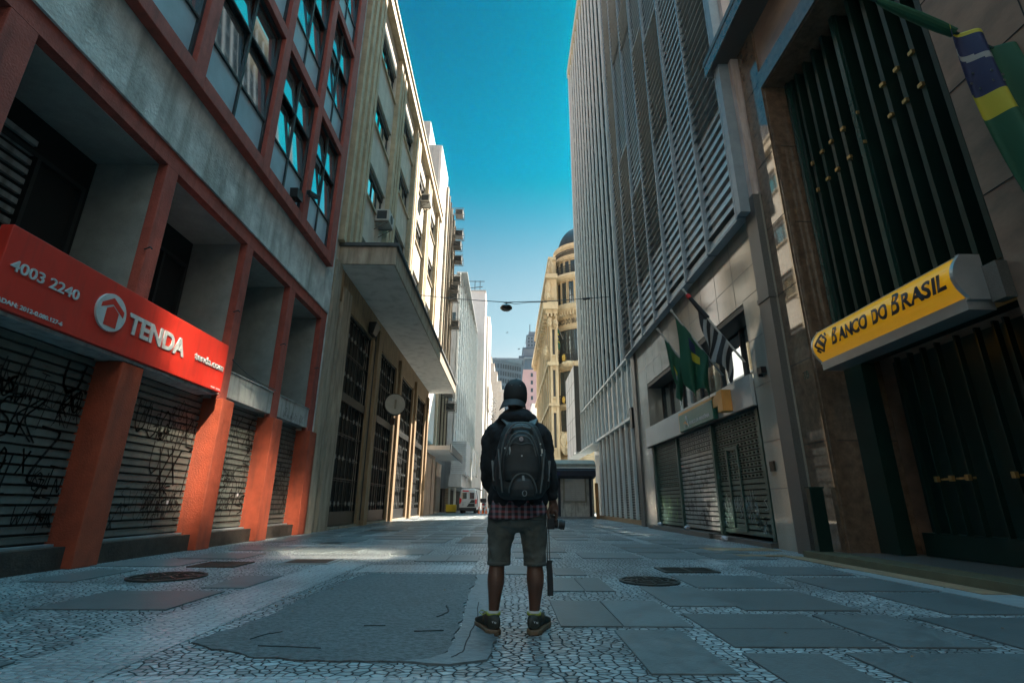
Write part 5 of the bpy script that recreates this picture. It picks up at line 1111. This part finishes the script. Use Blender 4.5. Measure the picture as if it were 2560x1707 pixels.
# gathered hood and collar
limb(b,[(-.05,YP+.05,1.44,.036),(-.02,YP-.035,1.455,.046),(.045,YP-.075,1.455,.052),(.11,YP-.075,1.455,.052),(.175,YP-.035,1.455,.046),(.20,YP+.05,1.44,.036)],20)
limb(b,[(-.03,YP+.04,1.49,.026),(.0,YP-.03,1.50,.030),(.055,YP-.055,1.497,.032),(.105,YP-.055,1.50,.032),(.155,YP-.03,1.50,.029),(.18,YP+.04,1.49,.026)],20)
limb(b,[(-.02,YP+.06,1.475,.04),(.07,YP+.10,1.45,.05),(.165,YP+.06,1.475,.04)],16)
fuse(b,'hoodie','hoodie',pm,.0075,4,.030,.085)
# plaid shirt tail
b=MB(); b.rings([se((.088,YP+.02,z),rx,ry,48,2.5,tl) for z,rx,ry,tl in ((.86,.205,.155,0),(.82,.213,.165,.05),(.79,.216,.170,.10),(.772,.217,.172,.12))],cap=False)
for i in range(len(b.v)):
    x,y,z=b.v[i]; k=.010*math.sin(x*55)+.006*math.sin(x*120+1)
    b.v[i]=(x,y-k,z+(-.018*math.sin((x+.13)*9) if z<.80 else 0)-(.03*max(0,-x)/.13 if z<.83 else 0))
o=b.build('plaid_shirt','hoodie',pm,smooth=True); s_=o.modifiers.new('s','SOLIDIFY'); s_.thickness=.006
pmt=bpy.data.materials.new('plaid'); pmt.use_nodes=True; nt=pmt.node_tree; N=nt.nodes; L=nt.links; bb=N['Principled BSDF']; bb.inputs['Roughness'].default_value=.9; tc=N.new('ShaderNodeTexCoord')
outc=None
for sc_x,c in (((1,0,0),(.10,.105,.12)),((0,0,1),(.16,.03,.035))):
    wv=N.new('ShaderNodeTexWave'); wv.wave_type='BANDS'; wv.bands_direction='X' if sc_x[0] else 'Z'; wv.inputs['Scale'].default_value=7 if sc_x[0] else 9; wv.inputs['Distortion'].default_value=1.2; L.new(tc.outputs['Object'],wv.inputs[0])
    rp=N.new('ShaderNodeValToRGB'); rp.color_ramp.elements[0].position=.5; rp.color_ramp.elements[1].position=.62; rp.color_ramp.elements[0].color=(.012,.012,.016,1); rp.color_ramp.elements[1].color=(*c,1); L.new(wv.outputs[0],rp.inputs[0])
    if outc is None: outc=rp.outputs[0]
    else: mx=N.new('ShaderNodeMix'); mx.data_type='RGBA'; mx.blend_type='ADD'; mx.inputs[0].default_value=1; L.new(outc,mx.inputs[6]); L.new(rp.outputs[0],mx.inputs[7]); outc=mx.outputs[2]
L.new(outc,bb.inputs['Base Color']); o.data.materials[0]=pmt
# shorts
b=MB()
b.rings([se((.085,YP+.02,z),rx,ry,36,2.5) for z,rx,ry in ((.64,.10,.09),(.68,.185,.13),(.72,.205,.14),(.78,.210,.148),(.84,.205,.145),(.87,.19,.13))])
for pts in ([(-.015,YP+.02,.78,.115),(-.03,YP+.02,.68,.105),(-.042,YP+.018,.58,.090),(-.048,YP+.01,.48,.080),(-.050,YP+.008,.428,.079)],[(.185,YP+.02,.78,.115),(.195,YP+.02,.68,.105),(.204,YP+.018,.58,.090),(.208,YP+.01,.48,.081),(.208,YP+.008,.425,.080)]): limb(b,pts,30)
sh=fuse(b,'shorts','shorts',pm,.0065,3,.026,.08)
for x,z in ((-.050,.44),(.208,.437)):
    b=MB(); b.rings([se((x,YP+.008,zz),.0815,.0815,30) for zz in (z-.014,z+.010)],cap=False); o=b.build('hem','shorts',sh,smooth=True); s_=o.modifiers.new('s','SOLIDIFY'); s_.thickness=.005
for x0,x1 in ((-.10,.02),(.15,.27)):
    b=MB(); b.tube([(x0,YP-.127,.735),((x0+x1)/2,YP-.132,.728),(x1,YP-.127,.735)],.003,6); b.build('pocket_seam','pack',sh)
# cap worn backwards
b=MB(); b.rings([se((.064+.01*(z-1.62)*2,YP+.032,z),rx,ry,36,2.1) for z,rx,ry in ((1.592,.088,.100),(1.625,.094,.106),(1.67,.095,.106),(1.712,.089,.099),(1.748,.073,.082),(1.772,.048,.054),(1.782,.018,.020))])
cp=b.build('cap','capblack',pm,smooth=True)
def brim(u,v):
    a=R(200+140*u); r_=1+.62*v; x=.055+.090*math.cos(a)*(1+.24*v); y=YP+.03+.102*math.sin(a)*(1+.42*v)
    return Vector((x-.012*v,y,1.607-.052*v-.018*(1-math.sin(math.pi*u))*v-.010*(1-u)*v))
o=cloth('cap_brim','capgrey',cp,brim,28,8,.006)
MB().tube([(.072,YP+.032,1.778),(.072,YP+.032,1.788)],.009,10).build('cap_button','capgrey',cp)
for x,z in ((.035,1.715),(.10,1.712)): MB().tube([(x,YP-.062,z),(x,YP-.069,z)],.0035,8).build('eyelet','packline',cp)
# socks, shoes
for x,dx,ls in ((-.082,-.09,-1),(.20,.085,1)):
    b=MB(); b.rings([se((x,YP+.012,z),r_,r_*1.05,20) for z,r_ in ((.06,.044),(.09,.043),(.115,.041),(.135,.040))]); b.build('sock','sock',pm,smooth=True)
    def ring(s_,w_,h,z0,yy):
        cx=x+dx*s_; return [(cx+w_*math.copysign(abs(math.cos(a))**.8,math.cos(a)),yy+.012*math.cos(a)*ls,z0+h*(.5+.5*math.copysign(abs(math.sin(a))**.8,math.sin(a)))) for a in [2*math.pi*k/24 for k in range(24)]]
    b=MB(); b.rings([ring(-.10,.026,.055,.035,YP-.082),ring(-.06,.044,.085,.028,YP-.068),ring(0,.051,.098,.025,YP-.03),ring(.15,.052,.092,.025,YP+.02),ring(.45,.054,.072,.025,YP+.08),ring(.8,.055,.055,.022,YP+.14),ring(1.05,.045,.042,.022,YP+.185),ring(1.15,.02,.025,.024,YP+.20)])
    sh=fuse(b,'shoe','shoebrown' if 0 else 'shoe',pm,.005,3)
    b=MB(); pl=[]
    for s_,w_,yy in ((-.1,.03,-.092),(-.03,.052,-.065),(.1,.056,0),(.45,.058,.08),(.8,.058,.145),(1.08,.045,.20)): pl.append((x+dx*s_-w_,YP+yy,x+dx*s_+w_))
    poly=[(a,y) for a,y,c in pl]+[(c,y) for a,y,c in pl[::-1]]; b.prism(poly,'z',.0,.034); b.build('sole','sole',sh,.008)
    b=MB(); b.rings([se((x,YP+.005,z),r_,r_*1.12,24,2,tl) for z,r_,tl in ((.112,.050,.1),(.122,.050,.12),(.128,.044,.12),(.118,.041,.1))]); b.build('collar','lime',sh,smooth=True)
    b=MB(); b.rings([se((x+dx*.33,YP+.055,z),.048,.035,20,2.4) for z in (.06,.09,.112)]); b.build('toe_panel','shoebrown',sh,smooth=True)
    if ls<0: MB().tube([(x-.05,YP+.03,.12),(x-.085,YP+.02,.135),(x-.10,YP+.02,.12),(x-.075,YP+.015,.105),(x-.05,YP+.02,.118)],.003,6).build('lace','lime',sh)
    text('heel_mark','VN','sock',sh,x-.016,x+.016,.070,.088,0,'L',.03,.002) if 0 else None
    b=MB()
    for q,(a,c) in enumerate((((-.018,.088),(-.014,.076)),((-.014,.076),(-.010,.088)),((-.002,.072),(-.002,.084)),((-.002,.084),(.008,.072)),((.008,.072),(.008,.084)))):
        b.bar((x+a[0]+.012,YP-.0935+abs(a[0])*.2,a[1]),(x+c[0]+.012,YP-.0935+abs(c[0])*.2,c[1]),.0028,.004,(0,1,0))
    b.build('heel_mark','sock',sh)
# ---------------------------------------------------------------- backpack
bp=thing('backpack','black backpack with grey zips and a round badge worn by the man','backpack',(.1,3.66,.87))
YB_=3.735
def prn(z,rx,ry,cy_,e=2.8,cx=.103): return se((cx,cy_,z),rx,ry,40,e)
b=MB(); b.rings([prn(z,rx,ry,YB_-ry+.02) for z,rx,ry in ((.865,.115,.060),(.885,.150,.085),(.93,.176,.102),(1.02,.186,.108),(1.12,.183,.105),(1.22,.170,.098),(1.31,.148,.088),(1.37,.122,.075),(1.405,.085,.055),(1.415,.04,.03))]); fuse(b,'main_bag','pack',bp,.008,4,.007,.10)
b=MB(); b.rings([prn(z,rx,ry,3.575-ry*.3,2.6) for z,rx,ry in ((.975,.100,.02),(.99,.120,.050),(1.05,.128,.064),(1.15,.126,.062),(1.24,.112,.054),(1.295,.085,.04),(1.31,.05,.02))]); fuse(b,'front_pocket','pack',bp,.006,4,.005,.08)
b=MB(); b.rings([prn(z,rx,ry,3.565-ry*.3,2.6,.112) for z,rx,ry in ((.872,.07,.02),(.885,.088,.05),(.93,.090,.064),(.985,.078,.058),(1.02,.058,.038),(1.03,.03,.02))]); fuse(b,'lower_pocket','pack',bp,.006,4,.004,.08)
for s_ in (-1,1):
    b=MB(); b.rings([se((.103+s_*.170,3.68,z),rx,ry,24,2.4) for z,rx,ry in ((.93,.015,.04),(.95,.030,.058),(1.02,.036,.062),(1.10,.030,.056),(1.16,.014,.04))]); fuse(b,'side_pocket','pack',bp,.006,4,.005,.06)
def arch(cx,hw,zb,zt,y,bulge_,e=2.4,n=26,flare=0.):
    out=[]
    for k in range(n+1):
        a=math.pi*k/n; ca,sa=math.cos(a),max(0.,math.sin(a))
        out.append((cx-hw*math.copysign(abs(ca)**(2/e),ca)*(1+flare*(1-sa)),y-bulge_*sa**.5+.035*(1-sa)**2,zb+(zt-zb)*sa**(2/e)))
    return out
MB().tube(arch(.103,.150,1.0,1.385,3.535,.0),.0055,8).build('zip','packgrey',bp); MB().tube(arch(.103,.122,1.02,1.315,3.530,.02),.006,8).build('zip','packgrey',bp)
MB().tube(arch(.103,.103,1.07,1.285,3.505,.012),.005,8).build('zip','packgrey',bp); MB().tube(arch(.112,.078,.91,1.035,3.512,.012,flare=.2),.006,8).build('zip','packgrey',bp)
MB().tube([(.018,3.512,1.23),(.06,3.498,1.238),(.10,3.495,1.228),(.14,3.497,1.238),(.19,3.512,1.23)],.003,6).build('seam','packgrey',bp)
for s_ in (-1,1):
    MB().tube([(.103+s_*.162,3.56,1.20),(.103+s_*.150,3.53,1.08),(.103+s_*.138,3.53,.98),(.103+s_*.13,3.55,.91)],.0055,8).build('zip','packgrey',bp)
    b=MB(); b.bar((.103+s_*.205,3.66,1.13),(.103+s_*.188,3.63,.99),.016,.012,(0,1,0)); b.build('side_strap','packgrey',bp)
MB().tube([(.02,3.60,1.315),(.045,3.565,1.345),(.103,3.55,1.352),(.16,3.565,1.345),(.185,3.60,1.315)],.014,10).build('carry_handle','packgrey',bp)
MB().tube([(.05,3.57,1.37),(.103,3.56,1.376),(.155,3.57,1.37)],.004,6).build('piping','packline',bp)
disc(.100,3.482,1.262,.0145,.006,(0,1,0)).build('badge','tailred' if 0 else 'pink',bp); disc(.100,3.478,1.262,.008,.004,(0,1,0)).build('badge_cross','flagwhite',bp)
for x,z in ((.104,1.15),(-.012,1.205),(-.005,1.175),(.235,1.235),(.24,1.16)): disc(x,3.49 if abs(x-.1)<.05 else 3.535,z,.0055,.006,(0,1,0)).build('stud','silver',bp)
b=MB(); b.bar((.112,3.50,1.02),(.118,3.49,.97),.016,.004,(0,1,0)); b.bar((.118,3.49,.97),(.122,3.49,.925),.012,.004,(0,1,0)); b.build('buckle_strap','packline',bp)
b=MB(); b.tube([(.122+.014*math.cos(2*math.pi*k/16),3.487,.905+.018*math.sin(2*math.pi*k/16)) for k in range(17)],.003,6); b.build('carabiner','packline',bp)
MB().tube([(.245,3.53,1.20),(.246,3.525,1.17)],.006,6).tube([(.02,3.50,1.21),(.024,3.495,1.18),(.02,3.5,1.16)],.005,6).build('zip_pull','silver',bp)
for s_ in (-1,1):
    pts=[(.10+s_*.075,3.70,1.385),(.10+s_*.098,3.775,1.425),(.09+s_*.115,3.83,1.455),(.09+s_*.125,3.90,1.455),(.09+s_*.12,3.98,1.40),(.09+s_*.12,4.02,1.25),(.09+s_*.15,4.0,1.05),(.09+s_*.17,3.86,.97)]
    b=MB()
    for p,q in zip(pts,pts[1:]): b.bar(p,Vector(q)+(Vector(q)-Vector(p))*.08,.058,.014)
    b.build('shoulder_strap','packgrey',bp,.004)
# ---------------------------------------------------------------- camera in the hand, strap hanging down
cm=thing('camera','black camera with a long lens held in the hand of the man, strap hanging','camera',(.33,3.88,.7))
b=MB(); b.box(.300,.352,YP-.035,YP+.085,.665,.745); b.box(.345,.358,YP-.005,YP+.06,.67,.76); b.build('body','camblack',cm,.008)
b=MB(); b.box(.305,.35,YP+.005,YP+.05,.745,.765); b.build('viewfinder_hump','camblack',cm,.006)
lx=[(.352,.030),(.362,.033),(.372,.033),(.374,.031),(.395,.031),(.397,.034),(.415,.034),(.417,.032),(.428,.033),(.430,.026)]
b=MB(); b.tube([(x,YP+.025,.703-(x-.352)*.15) for x,_ in lx],[r_ for _,r_ in lx],28); b.build('lens','camrubber',cm); b=MB(); b.tube([(.380,YP+.025,.6985),(.384,YP+.025,.698)],.0335,28); b.build('lens_ring','packline',cm)
b=MB(); b.bar((.298,YP+.03,.68),(.300,YP+.02,.45),.008,.006,(0,1,0)); b.bar((.312,YP+.03,.68),(.316,YP+.02,.43),.008,.006,(0,1,0)); b.build('strap_webbing','packgrey',cm)
b=MB(); b.rings([[(.289+dx,YP+.012,z),(.330+dx*1.2,YP+.012,z),(.330+dx*1.2,YP+.022,z),(.289+dx,YP+.022,z)] for z,dx in ((.455,.006),(.43,.0),(.38,.004),(.30,.006),(.225,.006))]); b.build('strap','camblack',cm)
